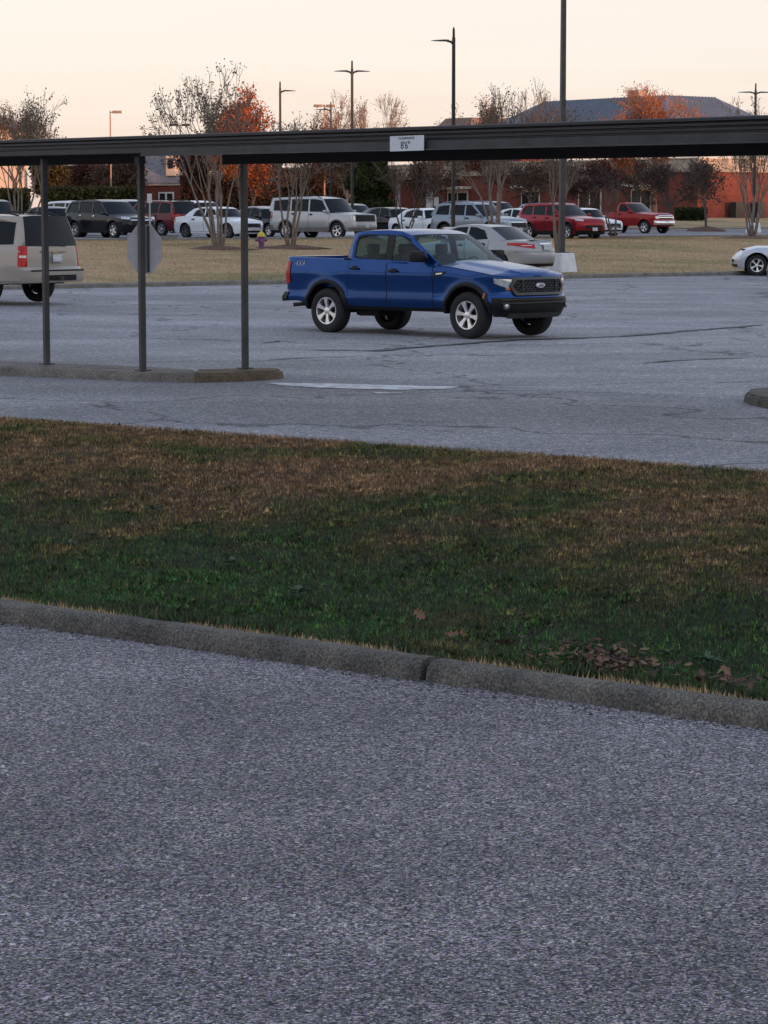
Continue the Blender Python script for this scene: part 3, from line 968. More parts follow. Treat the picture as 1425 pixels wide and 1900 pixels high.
        for x in xs:
            z = itp(rl, x); y = s.gy(x, z)
            k = (x - xs[0]) / (xs[-1] - xs[0])
            rows.append([Vector((x + bow * (1 - l * l) * k ** 3 - S.get('rbow', 0.03) * (1 - l * l) * (1 - k) ** 3, y * l, z + cr * (1 - abs(l) ** 3))) for l in lam])
        bm = bmesh.new()
        for r in s.both(rows): s.grid(bm, r)
        bobj('roof', bm, S.get('roofpaint', s.P), s.root, smooth=40, dbl=0.0008)
        # windscreen and rear window
        def pane(name, a, b, bw, n=10, m=6, inset=0.0, crA=0.0):
            rows = []
            for i in range(m + 1):
                k = i / m; x, z = lerp(a[0], b[0], k), lerp(a[1], b[1], k)
                y = s.gy(x, z) - inset
                rows.append([Vector((x + lerp(bw * 1.25, bw, k) * (1 - l * l), y * l, z + (cr * k) * (1 - abs(l) ** 3) + crA * (1 - k) * (1 - l * l))) for l in np.linspace(1, -1, 2 * n + 1)])
            bm = bmesh.new(); s.grid(bm, rows)
            return bobj(name, bm, glass, s.root, smooth=180)
        pane('windscreen', (o[-1][0], o[-1][1]), (o[i1][0] + .003, o[i1][1] - .004), bow, crA=0.01)
        if not S.get('norear'):
            pane('rear_window', (o[0][0], o[0][1]), (o[i0][0] - .003, o[i0][1] - .004), -S.get('rbow', 0.03), crA=0.0)
    # ---- fittings
    def wheels(s, n=5, mat=None, wide=0.36, split=False, rr=None):
        S = s.S; Rt, t_ = S['R'], S['tw']; rr = rr or Rt * 0.62
        tm, rm = tyre_mesh(Rt, t_, rr), rim_mesh(rr, t_, n, mat or M_ALLOY, wide, split)
        yt = S['hw'] - t_ / 2 - S.get('wheel_in', 0.025)
        for wx in (S['wf'], S['wr']):
            for sd in (1, -1):
                w = empty('wheel', (wx, sd * yt, Rt), 0 if sd > 0 else math.pi, s.root)
                a = bpy.data.objects.new('tyre', tm); link(a, w)
                b = bpy.data.objects.new('rim', rm); link(b, w)
                b.rotation_euler = (0, 0.4 * wx + 0.3 * sd, 0)
    def mirror(s, x, z, mat, size=(0.13, 0.22, 0.17)):
        for sd in (1, -1):
            bm = bmesh.new()
            y = s.gy(x, z)
            box(bm, (x, sd * (y + 0.06 + size[1] / 2), z + 0.05), size, None, 0.035)
            box(bm, (x + 0.01, sd * (y + 0.04), z + 0.0), (0.06, 0.14, 0.05))
            bobj('side_mirror', bm, mat, s.root, smooth=40)
    def arch_trim(s, mat, w=0.05, off=0.022):
        S = s.S
        for wx in (S['wf'], S['wr']):
            for sd in (1, -1):
                rows = []
                for i in range(25):
                    a = math.pi * i / 24
                    row = []
                    for rr, oo in ((S['ra'] - 0.015, -0.05), (S['ra'] - 0.012, off * 0.6), (S['ra'] + w * 0.35, off), (S['ra'] + w, off * 0.55), (S['ra'] + w + 0.006, -0.02)):
                        x, z = wx + rr * math.cos(a), max(S['R'] + 0.015 + rr * math.sin(a), itp(S['bot'], wx) * 0.9)
                        row.append(Vector((x, sd * (s.side_y(x, z) + oo), z)))
                    rows.append(row)
                bm = bmesh.new(); s.grid(bm, rows)
                bobj('wheel_arch_trim', bm, mat, s.root, smooth=50, dbl=0.0005)
    def door(s, x0, x1, zlo, handle_x=None, hz=0.16, hmat=None, sides=(1, -1)):
        """door skin with a dark shut line round it and a handle"""
        S = s.S
        q0, q1 = s.qx(x0), s.qx(x1)
        for sd in sides:
            lo = lambda q: max(zlo, s.bottom(lerp(S['xt'], S['xn'], q)) + 0.03)
            hi = lambda q: s.top(q) - 0.004
            s_q = 0.011 / (S['xn'] - S['xt'])
            zz = [z for z, _ in S['side']]
            for nm, mt, dq, dz, off in (('shut_line', M_SEAM, 0, 0, 0.0025), ('door', s.P, s_q, 0.012, 0.005)):
                rows = []
                for i in range(15):
                    q = lerp(q0 + dq, q1 - dq, i / 14)
                    a, b = lo(q) + dz, hi(q)
                    rows.append([s.pt(q, min(max(z, a), b), off) for z in [a] + [z for z in zz] + [b]])
                bm = bmesh.new(); s.grid(bm, [[Vector((p.x, p.y * sd, p.z)) for p in r] for r in rows])
                d = bobj(nm, bm, mt, s.root, smooth=S.get('sharp', 28), dbl=0.0006)
            if handle_x is not None:
                z = itp(S['sh'], handle_x) - hz
                p = s.pt(s.qx(handle_x), z)
                bm = bmesh.new()
                box(bm, (p.x, sd * (p.y + 0.03), z), (0.20, 0.03, 0.035), None, 0.01)
                box(bm, (p.x, sd * (p.y + 0.004), z), (0.11, 0.012, 0.09), None, 0.004)
                h = bobj('door_handle', bm, hmat or M_BLACK, d, smooth=40)
    def box_part(s, name, c, size, mat, bevel=0.01, smooth=40, parent=None):
        return boxobj(name, c, size, mat, parent or s.root, bevel, None, smooth)
    def plate(s, x, z, mat=None, sgn=1):
        boxobj('licence_plate', (x, 0, z), (0.012, 0.305, 0.152), mat or M_PLATE, s.root, 0.003)
    def place(s, x, y, heading_deg, z=None):
        s.root.location = (x, y, ground_z(x, y) + 0.006 if z is None else z)
        s.root.rotation_euler = (0, 0, R(heading_deg))
        return s

def spec_sedan(L=4.85, W=1.83, H=1.46, wb=2.78, fo=0.95, **k):
    Rr = k.pop('R', 0.325); wf, wr = wb / 2, -wb / 2; xf, xr = wf + fo, wf + fo - L
    h = H / 1.46
    S = dict(hw=W / 2, wf=wf, wr=wr, R=Rr, tw=0.22, ra=Rr + 0.055, xn=wf + Rr + 0.09, xt=wr - Rr - 0.09, nn=2.3, nt=2.5,
             side=[(0.18, .90), (0.26, .945), (0.36, .955), (0.50, .965), (0.62, .99), (0.72, 1.0), (0.80, .985), (0.90 * h, .955), (1.02 * h, .92)],
             nose=[(0.18, xf - 0.10), (0.35, xf - 0.02), (0.52, xf), (0.66, xf - 0.05), (0.78, xf - 0.18)],
             tail=[(0.2, xr + 0.12), (0.4, xr + 0.02), (0.58, xr), (0.80, xr + 0.05), (1.0, xr + 0.12)],
             sh=[(xr, 0.99 * h), (wr, 0.99 * h), (0, 0.95 * h), (wf - 0.5, 0.93 * h), (wf + .2, 0.84), (xf, 0.72)],
             zn=0.72, zt=0.97 * h, bot=[(xr - .5, .32), (wr - .6, .24), (wr, .21), (wf, .21), (wf + .6, .22), (xf + .5, .2)],
             cowl=wf - 0.62, deck=wr - 0.18, crown=0.07, rcrown=0.04,
             cab=[(wr - 0.22, 1.0 * h), (wr + 0.10, 1.20 * h), (wr + 0.42, 1.375 * h), (wr + 0.85, 1.44 * h), (-0.05, H - .01), (0.25, 1.425 * h), (0.48, 1.36 * h), (wf - 0.60, 0.955 * h)], roof_i=(2, 6), bow=0.14, rbow=0.10, rcr=0.02,
             tumble=0.34, inset=0.03,
             win=[[(wr + 0.42, 1.03 * h), (wr + 0.62, 1.29 * h), (wr + 0.95, 1.375 * h), (-0.24, 1.39 * h), (-0.20, .99 * h)],
                  [(-0.14, .985 * h), (-0.16, 1.39 * h), (0.20, 1.37 * h), (0.42, 1.30 * h), (wf - 0.80, .975 * h)]])
    S.update(k)
    return S

def spec_suv(L=4.75, W=1.85, H=1.70, wb=2.70, fo=0.92, belt=1.08, ground=0.24, rear_up=0.30, front_rake=0.62, hood=1.02, Rr=0.36, **k):
    wf, wr = wb / 2, -wb / 2; xf, xr = wf + fo, wf + fo - L
    rz = H - 0.04
    xc = wf - 0.42
    S = dict(hw=W / 2, wf=wf, wr=wr, R=Rr, tw=0.235, ra=Rr + 0.07, xn=wf + Rr + 0.11, xt=wr - Rr - 0.10, nn=2.5, nt=3.6,
             side=[(ground, .92), (ground + .10, .955), (0.50, .97), (0.66, .985), (0.80, 1.0), (0.90, .995), (belt - .08, .975), (belt, .95), (belt + .1, .93)],
             nose=[(0.2, xf - 0.10), (0.42, xf - 0.01), (0.62, xf), (0.80, xf - 0.03), (0.98, xf - 0.14), (1.1, xf - 0.22)],
             tail=[(0.2, xr + 0.10), (0.45, xr), (0.70, xr), (0.9, xr + 0.06), (belt, xr + 0.09)],
             sh=[(xr, belt + .04), (wr, belt + .03), (0, belt - .01), (xc, belt - .06), (wf + .1, hood - .04), (xf, hood - .16)],
             zn=hood - .14, zt=belt + .03, bot=[(xr - .5, ground + .10), (wr - .6, ground + .06), (wr, ground), (wf, ground), (wf + .6, ground + .02), (xf + .5, ground + .02)],
             cowl=xc - 0.03, deck=xr + .30, crown=0.08, rcrown=0.02,
             cab=[(xr + 0.12, belt + .035), (xr + 0.16 + rear_up * .45, lerp(belt, rz, .6)), (xr + 0.18 + rear_up, rz - .03), (wr + .35, rz + .005), (-0.15, H - .005 - .02), (0.18, rz - .02), (xc - front_rake + 0.06, rz - .09), (xc, belt - .055)], roof_i=(2, 6), bow=0.12, rbow=0.05, rcr=0.02,
             tumble=0.22, inset=0.02)
    xw = xr + 0.30 + rear_up * .6
    S['win'] = [[(xr + .42, belt + .07), (xw + .06, rz - .16), (wr + .18, rz - .10), (wr + .22, belt + .05)],
                [(wr + .30, belt + .05), (wr + .26, rz - .10), (-.24, rz - .09), (-.20, belt + .025)],
                [(-.12, belt + .02), (-.16, rz - .09), (0.16, rz - .10), (xc - front_rake + 0.0, rz - .17), (xc - .17, belt - .0)]]
    S.update(k)
    return S
# ------------------------------------------------------------------ the blue crew-cab pickup in the middle of the lot
M_BLUE = paint('metallic_blue_paint', (0.002, 0.046, 0.195), 0.80, 0.28, 0.05, 0.45)
TR = dict(paint=M_BLUE, hw=0.931, wf=1.61, wr=-1.61, R=0.388, tw=0.265, ra=0.475, xn=2.13, xt=-2.30, nn=2.35, nt=5.5, flare=0.032, plan=0.02, sharp=24,
    side=[(0.42, .90), (0.47, .935), (0.56, .975), (0.63, .988), (0.715, .968), (0.80, .974), (0.93, .986), (1.00, .998), (1.035, 1.0), (1.09, .992), (1.18, .972), (1.26, .955), (1.32, .945)],
    nose=[(0.34, 2.32), (0.42, 2.40), (0.52, 2.46), (0.68, 2.47), (0.73, 2.43), (0.76, 2.415), (0.98, 2.395), (1.03, 2.36), (1.08, 2.29)],
    tail=[(0.40, -2.70), (0.46, -2.80), (0.60, -2.81), (0.66, -2.76), (0.70, -2.73), (1.30, -2.71)],
    sh=[(-2.9, 1.315), (-1.3, 1.285), (-1.15, 1.27), (0.2, 1.225), (0.9, 1.195), (1.25, 1.185), (1.9, 1.10), (2.2, 1.055), (2.6, 1.02)],
    zn=1.015, zt=1.315, bot=[(-3.2, 0.60), (-2.35, 0.56), (-2.12, 0.50), (-1.1, 0.44), (1.1, 0.43), (2.1, 0.40), (2.3, 0.36), (2.7, 0.35)],
    cowl=0.93, bed=-1.20, floor=0.80, crown=0.075, dome=0.022,
    cab=[(-1.17, 1.272), (-1.145, 1.50), (-1.07, 1.735), (-0.80, 1.772), (-0.30, 1.785), (0.02, 1.765), (0.24, 1.700), (1.02, 1.195)], roof_i=(2, 6), bow=0.12, rbow=0.01, rcr=0.022,
    tumble=0.20, inset=0.02, cabtaper=0.03,
    win=[[(-1.00, 1.335), (-0.985, 1.60), (-0.93, 1.665), (-0.72, 1.70), (-0.27, 1.705), (-0.255, 1.285), (-0.92, 1.305)],
         [(-0.115, 1.28), (-0.125, 1.705), (0.03, 1.69), (0.20, 1.625), (0.68, 1.30), (0.70, 1.25)]],
    pillar=[[(-0.27, 1.705), (-0.255, 1.285), (-0.115, 1.28), (-0.125, 1.705)]], wheel_in=0.0, trim=M_BLACK)
T = Car('pickup_truck', TR)
T.body(); T.cabin(M_GLASS_SEE)
T.wheels(6, M_ALLOY, 0.40, rr=0.236)
T.arch_trim(M_BLACK, 0.058, 0.030)
T.door(-0.19, 0.86, 0.47, -0.02, 0.135)
T.door(-1.10, -0.19, 0.47, -0.93, 0.135)
T.patch('rocker_trim', T.qx(-1.10), T.qx(1.10), 0.425, 0.485, M_BLACK, 0.006, 10, 2)
T.patch('hood_shut_line', T.qx(0.95), 1.5, lambda q: T.top(q) - 0.014, lambda q: T.top(q) - 0.004, M_SEAM, 0.003, 14, 1)
T.mirror(0.62, 1.30, M_BLACK, (0.15, 0.26, 0.19))
def qn(i): return 1 + i
# headlamps wrap the front corners
for o in T.patch('headlight', 1.10, 1.60, lambda q: lerp(0.925, 0.805, (q - 1.10) / 0.50), lambda q: lerp(1.0, 0.985, (q - 1.10) / 0.50), M_HEAD, 0.010, 10, 4):
    pass
T.patch('headlight_bezel', 1.085, 1.62, lambda q: lerp(0.915, 0.790, (q - 1.085) / 0.535), lambda q: lerp(1.01, 1.0, (q - 1.085) / 0.535), M_BLACK, 0.005, 10, 4)
T.patch('turn_signal', 1.40, 1.58, 0.812, 0.845, M_AMBER, 0.013, 5, 2)
# grille: hexagonal surround, mesh and emblem
gx = 2.475
def hexa(y0, y1, zlo, zhi, zmid_in): return [(-y1, (zlo + zhi) / 2), (-y0, zhi), (y0, zhi), (y1, (zlo + zhi) / 2), (y0, zlo), (-y0, zlo)]
def nose_x(y, z): return itp(TR['nose'], z) - 0.10 * (abs(y) / 0.75) ** 3.2
bm = bmesh.new()
out_, in_ = hexa(0.60, 0.70, 0.725, 1.020, 0), hexa(0.550, 0.635, 0.768, 0.978, 0)
for (a, b) in zip(range(6), [1, 2, 3, 4, 5, 0]):
    n = 8
    for i in range(n):
        k0, k1 = i / n, (i + 1) / n
        P = []
        for lp, k in ((out_, k0), (out_, k1), (in_, k1), (in_, k0)):
            y, z = lerp(lp[a][0], lp[b][0], k), lerp(lp[a][1], lp[b][1], k)
            P.append((y, z))
        F_ = [bm.verts.new((nose_x(y, z) + 0.035, y, z)) for y, z in P]
        B_ = [bm.verts.new((nose_x(y, z) - 0.03, y, z)) for y, z in P]
        bm.faces.new(F_); bm.faces.new((F_[0], F_[1], B_[1], B_[0])); bm.faces.new((F_[2], F_[3], B_[3], B_[2]))
bobj('grille_surround', bm, M('dark_grey_trim', (0.05, 0.047, 0.043), 0.4, metal=0.2), T.root, smooth=40, dbl=0.0005)
bm = bmesh.new()
n = 20
for i in range(n):
    for j in range(2):
        y0, y1 = lerp(-0.625, 0.625, i / n), lerp(-0.625, 0.625, (i + 1) / n)
        z0, z1 = (0.768, 0.873) if j == 0 else (0.873, 0.978)
        def zc(y, z):
            lim = 0.105 * (1 - max(0, abs(y) - 0.550) / 0.085)
            return 0.873 + max(-lim, min(lim, z - 0.873))
        q = [(y0, zc(y0, z0)), (y1, zc(y1, z0)), (y1, zc(y1, z1)), (y0, zc(y0, z1))]
        bm.faces.new([bm.verts.new((nose_x(y, z) + 0.008, y, z)) for y, z in q])
grille = bobj('grille', bm, M_SEAM, T.root, dbl=0.0005)
bm = bmesh.new()
for k, z in enumerate((0.79, 0.831, 0.873, 0.915, 0.956)):
    n = 25
    for i in range(n):
        y0 = lerp(-0.56, 0.56, i / n); y1 = lerp(-0.56, 0.56, (i + 1) / n)
        dz = 0.014 if (i + k) % 2 else -0.014
        tube(bm, [(nose_x(y0, z) + 0.014, y0, z - dz), (nose_x(y1, z) + 0.014, y1, z + dz)], 0.0065, 4, False)
bobj('grille_mesh', bm, M('grille_bar', (0.07, 0.07, 0.07), 0.4), grille)
for sd in (-1, 1): boxobj('grille_bar', (nose_x(.40, .87) + .02, sd * 0.43, 0.873), (0.03, 0.025, 0.205), MATS['dark_grey_trim'], T.root, 0.006)
bm = bmesh.new(); m_ = Matrix.Translation((2.428, 0, 0.88)) @ Matrix.Diagonal((1, 0.115, 0.046, 1))
lathe(bm, [(1.0, 0.0), (1.0, 0.016), (0.86, 0.024), (0.02, 0.024)], 28, 'Z', m_ @ Matrix.Rotation(math.pi / 2, 4, 'Y'))
em = bobj('emblem', bm, M('emblem_silver', (0.62, 0.62, 0.64), 0.3, metal=0.6), T.root, smooth=40)
def text_mesh(name, body, size, mat, parent, mat_world, extrude=0.002, shear=0.0, align='CENTER'):
    cu = bpy.data.curves.new(name, 'FONT'); cu.body = body; cu.size = size; cu.extrude = extrude
    cu.align_x = align; cu.align_y = 'CENTER'; cu.shear = shear
    tmp = bpy.data.objects.new(name, cu); COL.objects.link(tmp)
    bpy.context.view_layer.update()
    me = bpy.data.meshes.new_from_object(tmp.evaluated_get(bpy.context.evaluated_depsgraph_get()))
    bpy.data.objects.remove(tmp)
    me.transform(mat_world); me.materials.clear()
    return fin(name, me, mat, parent)
# reading direction for text seen from the front: glyph x -> -(y)... the truck faces +x, so x_text -> +y
MF = Matrix(((0, 0, 1, 2.454), (1, 0, 0, 0), (0, 1, 0, 0.88), (0, 0, 0, 1)))
text_mesh('emblem_script', 'Ford', 0.062, M('emblem_blue', (0.03, 0.06, 0.2), 0.4), em, MF, 0.001, 0.3)
# black lower bumper with slots, skid panel and fog lamps
T.front_patch('front_bumper', 1.02, lambda q: 0.37, lambda q: 0.685, M_BLACK, 0.012, 16, 6)
T.front_patch('bumper_lip', 1.30, 0.590, 0.612, M('satin_black_trim', (0.05, 0.048, 0.045), 0.35), 0.03, 12, 1)
T.front_patch('bumper_lip', 1.30, 0.650, 0.665, MATS['satin_black_trim'], 0.03, 12, 1)
T.front_patch('air_intake', 1.52, 0.49, 0.585, M_SEAM, 0.017, 10, 2)
T.front_patch('skid_plate', 1.45, 0.34, 0.43, M('dull_grey_plastic', (0.045, 0.044, 0.042), 0.7), 0.02, 10, 2)
for sd in (-1, 1):
    p = T.pt(1.40, 0.55, 0.018)
    d = Vector((0.9, 0.45, 0)).normalized()
    bm = bmesh.new(); m_ = Matrix.Translation((p.x, p.y * sd, p.z)) @ Vector((d.x, d.y * sd, 0)).to_track_quat('Z', 'Y').to_matrix().to_4x4()
    lathe(bm, [(0.065, 0.0), (0.065, 0.012), (0.048, 0.014), (0.046, 0.004), (0.02, 0.0)], 18, 'Z', m_)
    fb = bobj('fog_lamp_bezel', bm, MATS['satin_black_trim'], T.root, smooth=40)
    bm = bmesh.new(); lathe(bm, [(0.036, 0.0), (0.034, 0.016), (0.015, 0.022)], 16, 'Z', m_)
    bobj('fog_lamp', bm, M_HEAD, fb, smooth=60)
# side marker on the front arch, vent badge on the wing
for sd in (-1, 1):
    a0 = R(38)
    bm = bmesh.new()
    px_, pz_ = 1.61 + 0.505 * math.cos(a0), 0.403 + 0.505 * math.sin(a0)
    box(bm, (px_, sd * (T.side_y(px_, pz_) + 0.026), pz_), (0.035, 0.02, 0.095), Matrix.Rotation(R(22) , 4, 'Y'), 0.004)
    bobj('side_marker', bm, M_AMBER, T.root)
    pts = [(0.90, 1.10), (1.17, 1.105), (1.10, 1.06), (1.02, 1.015), (0.88, 1.00)]
    bm = bmesh.new(); prism(bm, pts, -0.004, 0.012, lambda a, b, h: (a, sd * (T.side_y(a, b) + h), b))
    v = bobj('fender_vent', bm, M_BLACK, T.root)
    bm = bmesh.new(); prism(bm, [(0.95, 1.075), (1.10, 1.083), (1.06, 1.055), (0.94, 1.05)], 0.012, 0.016, lambda a, b, h: (a, sd * (T.side_y(a, b) + h), b))
    bobj('vent_badge', bm, M_CHROME, v)
    # 4x4 sticker at the back of the bed
    q = T.side_y(-2.25, 1.19)
    mw = Matrix(((-sd * 1.0 * -1 if sd > 0 else 1.0, 0, 0, -2.27), (0, 0, sd, sd * (q + 0.006)), (0, 1, 0, 1.195), (0, 0, 0, 1)))
    if sd > 0: mw[0][0] = -1.0
    text_mesh('bed_sticker', '4X4', 0.135, M('silver_sticker', (0.42, 0.42, 0.46), 0.5, metal=0.2), T.root, mw, 0.001, 0.25)
# tail lamps, rear bumper
T.patch('tail_light', -0.80, -0.07, 0.86, 1.235, M_TAIL, 0.012, 8, 4)
T.patch('tail_light_lens', -0.74, -0.30, 1.00, 1.08, M_WHITE_LENS, 0.015, 4, 1)
T.front_patch('rear_bumper', -0.45, 0.53, 0.70, M_BLACK, 0.035, 12, 4, tail=True)
T.patch('bumper_corner', -0.50, -0.12, 0.56, 0.70, M_BLACK, 0.016, 6, 3)
T.plate(-2.835, 0.62)
# bed liner, cab back wall, seats, steering wheel, dashboard
boxobj('bed_liner', (-1.95, 0, 0.815), (1.42, 1.52, 0.02), M_BLACK, T.root)
boxobj('cab_back_wall', (-1.165, 0, 1.04), (0.03, 1.66, 0.47), M_BLUE, T.root, 0.01)
boxobj('bed_rail_cover', (-1.30, 0, 1.285), (0.14, 1.50, 0.05), M_BLACK, T.root, 0.01)
boxobj('cabin_floor', (-0.1, 0, 0.62), (2.1, 1.6, 0.10), M_UNDER, T.root)
for sx_, wide_ in ((0.02, 0.5), (-0.85, 0.55)):
    for sd in (-1, 1):
        bm = bmesh.new()
        box(bm, (sx_, sd * 0.40, 1.05), (0.15, wide_, 0.66), Matrix.Rotation(R(-14), 4, 'Y'), 0.05)
        box(bm, (sx_ + 0.28, sd * 0.40, 0.80), (0.5, wide_, 0.16), None, 0.05)
        box(bm, (sx_ - 0.12, sd * 0.40, 1.46), (0.09, 0.26, 0.17), None, 0.035)
        bobj('seat', bm, M_SEAT, T.root, smooth=50)
bm = bmesh.new(); box(bm, (0.82, 0, 1.10), (0.36, 1.55, 0.22), Matrix.Rotation(R(12), 4, 'Y'), 0.05); bobj('dashboard', bm, M_SEAT, T.root, smooth=50)
bm = bmesh.new(); m_ = Matrix.Translation((0.56, 0.40, 1.17)) @ Matrix.Rotation(R(-62), 4, 'Y')
tube(bm, [m_ @ Vector((0.18 * math.cos(a), 0.18 * math.sin(a), 0)) for a in np.linspace(0, 2 * math.pi, 25)], 0.014, 6); bobj('steering_wheel', bm, M_BLACK, T.root, smooth=60)
bm = bmesh.new(); box(bm, (0.24, 0, 1.655), (0.03, 0.22, 0.06), None, 0.01); bobj('rear_view_mirror', bm, M_BLACK, T.root)
# exhaust, rear axle, spare tyre, running gear
bm = bmesh.new(); tube(bm, [(-1.2, -0.5, 0.44), (-1.9, -0.60, 0.50), (-2.25, -0.78, 0.49), (-2.40, -0.93, 0.475)], 0.035, 10); bobj('exhaust_pipe', bm, M('rusty_steel', (0.04, 0.03, 0.025), 0.7, metal=0.5), T.root, smooth=60)
bm = bmesh.new(); tube(bm, [(-1.61, -0.7, 0.388), (-1.61, 0.7, 0.388)], 0.05, 10); lathe(bm, [(0.02, -.12), (0.13, -.06), (0.13, .06), (0.02, .12)], 14, 'Y', Matrix.Translation((-1.61, 0.05, 0.40))); bobj('rear_axle', bm, M_UNDER, T.root, smooth=60)
bm = bmesh.new(); box(bm, (-0.85, -0.52, 0.40), (0.55, 0.34, 0.18), None, 0.05); bobj('fuel_tank', bm, M_UNDER, T.root, smooth=50)
bm = bmesh.new(); tube(bm, [(-0.75, 0.25, 1.81), (-0.80, 0.25, 1.85)], [0.035, 0.012], 8); bobj('roof_antenna', bm, M_BLACK, T.root, smooth=50)
for sd in (-1, 1):
    bm = bmesh.new(); tube(bm, [(0.99, sd * 0.12 - .3, 1.215), (0.86, sd * 0.12 + 0.25, 1.262)], 0.012, 6); bobj('wiper', bm, M_BLACK, T.root)
tag(T.root, 'metallic blue crew cab pickup truck with black arches standing in the open lot', 'pickup')
# ================================================================== steel canopy crossing the drive, with its signs
M_STEEL = M('dark_bronze_steel', (0.050, 0.048, 0.050), 0.55, var=0.35, scale=2.5)
M_STEEL_GREY = M('grey_steel_channel', (0.032, 0.036, 0.042), 0.55, metal=0.1, var=0.4, scale=3.0)  # the near beam's own grey steel colour
M_DECK = M('brown_metal_fascia', (0.024, 0.024, 0.029), 0.55, metal=0.1, var=0.2, scale=3)
M_SOFFIT = M('dark_soffit', (0.03, 0.03, 0.03), 0.8)
canopy = empty('canopy', (*tw(17.45, 26.3), 0.0), TH)
def cl(t, w, z): return (t - 17.45, w - 26.3, z)          # local frame: x along t, y along w
WA, WB = 14.0, 42.0
def zs_(w): return 2.0 + 0.907 - 0.0 + (w - 15.6) * 0.0062           # gentle fall along its length
def strip(name, t0, t1, w0, w1, zlo, zhi, mat, bevel=0.0):
    """long bar following the fall; zlo, zhi relative to the fascia top"""
    bm = bmesh.new(); v = []
    for w in (w0, w1):
        v.append([bm.verts.new(cl(t, w, zs_(w) + z)) for t, z in ((t0, zlo), (t1, zlo), (t1, zhi), (t0, zhi))])
    for k in range(4): bm.faces.new((v[0][k], v[0][(k + 1) % 4], v[1][(k + 1) % 4], v[1][k]))
    bm.faces.new(v[0]); bm.faces.new(v[1])
    return bobj(name, bm, mat, canopy)
# ribbed fascia: stepped boards, each standing proud of a shadow groove
top_z = 0.0
strip('roof_deck', 17.22, 19.0, WA, WB, -0.05, -0.012, M_SOFFIT)
for k, (z0, z1, dt) in enumerate(((-0.040, 0.0, 0.0), (-0.083, -0.047, 0.010), (-0.128, -0.091, 0.018), (-0.205, -0.137, 0.026))):
    bm = bmesh.new(); rows = []
    for w in (WA, WB):
        zt = zs_(w)
        rows.append([bm.verts.new(cl(t, w, zt + z)) for t, z in ((17.20 + dt, z1), (17.185 + dt, z1 - 0.008), (17.185 + dt, z0 + 0.006), (17.215 + dt, z0), (17.26, z0), (17.26, z1))])
    for a in range(6): bm.faces.new((rows[0][a], rows[0][(a + 1) % 6], rows[1][(a + 1) % 6], rows[1][a]))
    bm.faces.new(rows[0]); bm.faces.new(rows[1])
    bobj('fascia_rib', bm, M_DECK, canopy)
strip('fascia_back', 17.225, 17.26, WA, WB, -0.20, -0.05, M_STEEL)
strip('near_beam', 17.10, 17.175, WA, 25.66, -0.232, -0.150, M_STEEL_GREY)
strip('beam_flange', 17.085, 17.195, WA, 25.66, -0.244, -0.2325, M_STEEL)
strip('far_beam', 18.64, 18.76, WA, 26.18, -0.315, -0.055, M_SOFFIT)
strip('far_beam', 18.64, 18.76, 28.1, WB, -0.285, -0.055, M_SOFFIT)
for w in np.arange(15.2, 41, 2.4): strip('cross_beam', 17.31, 18.63, w, w + 0.08, -0.17, -0.055, M_SOFFIT)
def post(u, v, d_t, d_w):
    p = at_z(u, v, 0.15)
    t, w = to_tw(p.x, p.y)
    ztop = zs_(w) - 0.24
    bm = bmesh.new(); c = cl(t, w, 0)
    box(bm, (c[0], c[1], (0.14 + ztop) / 2), (d_t, d_w, ztop - 0.14), None, 0.006)
    o = bobj('post', bm, M_STEEL, canopy)
    boxobj('post_plate', (c[0], c[1], 0.157), (d_t + .08, d_w + .08, 0.016), M_STEEL, canopy)
    return t, w
t1, w1 = post(87, 676, 0.072, 0.062)
t2, w2 = post(265, 688, 0.072, 0.062)
t3, w3 = post(455, 684, 0.072, 0.062)
print('posts', (t1, w1), (t2, w2), (t3, w3))
c = cl(t2, w2, 0)
bm = bmesh.new(); box(bm, (c[0] - 0.01, c[1], 2.70), (0.10, 0.10, 0.10), None, 0.012); bobj('post_cap', bm, M_STEEL, canopy)
tag(canopy, 'long dark steel canopy with ribbed fascia spanning the drive on slim posts', 'canopy')
# clearance sign on the fascia
p = at_d(755, 266, 27.3)
# find where the ray meets the fascia plane t = 17.17
lo, hi = 15.0, 45.0
for _ in range(50):
    m_ = (lo + hi) / 2; q = at_d(755, 266, m_)
    if to_tw(q.x, q.y)[0] < 17.07: lo = m_
    else: hi = m_
t_s, w_s = to_tw(q.x, q.y)
sg = empty('clearance_sign', (*tw(17.07, w_s), q.z), TH - math.pi / 2)   # sign faces -t ; local x along -w (to the right in view)
SW, SH = 0.545, 0.155
boxobj('sign_panel', (0, 0.0, 0), (SW, 0.008, SH), M('white_sign_enamel', (0.62, 0.66, 0.70), 0.4, var=0.06), sg, 0.002)
MT = Matrix(((1, 0, 0, 0), (0, 0, -1, -0.0055), (0, 1, 0, 0), (0, 0, 0, 1)))
M_INK = M('black_lettering', (0.02, 0.02, 0.022), 0.6)
text_mesh('lettering', 'CLEARANCE', 0.040, M_INK, sg, Matrix.Translation((-0.0, 0, 0.053)) @ MT @ Matrix.Diagonal((1.15, 0.85, 1, 1)), 0.0012)
text_mesh('lettering', '8\'6"', 0.105, M_INK, sg, Matrix.Translation((-0.02, 0, -0.022)) @ MT @ Matrix.Diagonal((0.95, 1.0, 1, 1)), 0.0012)
for sx_ in (-0.24, 0.24):
    bm = bmesh.new(); lathe(bm, [(0.006, -0.009), (0.006, -0.002)], 8, 'Y', Matrix.Translation((sx_, 0, 0))); bobj('screw', bm, M_CHROME, sg)
tag(sg, "white clearance sign reading 8'6\" fixed to the canopy fascia", 'sign')
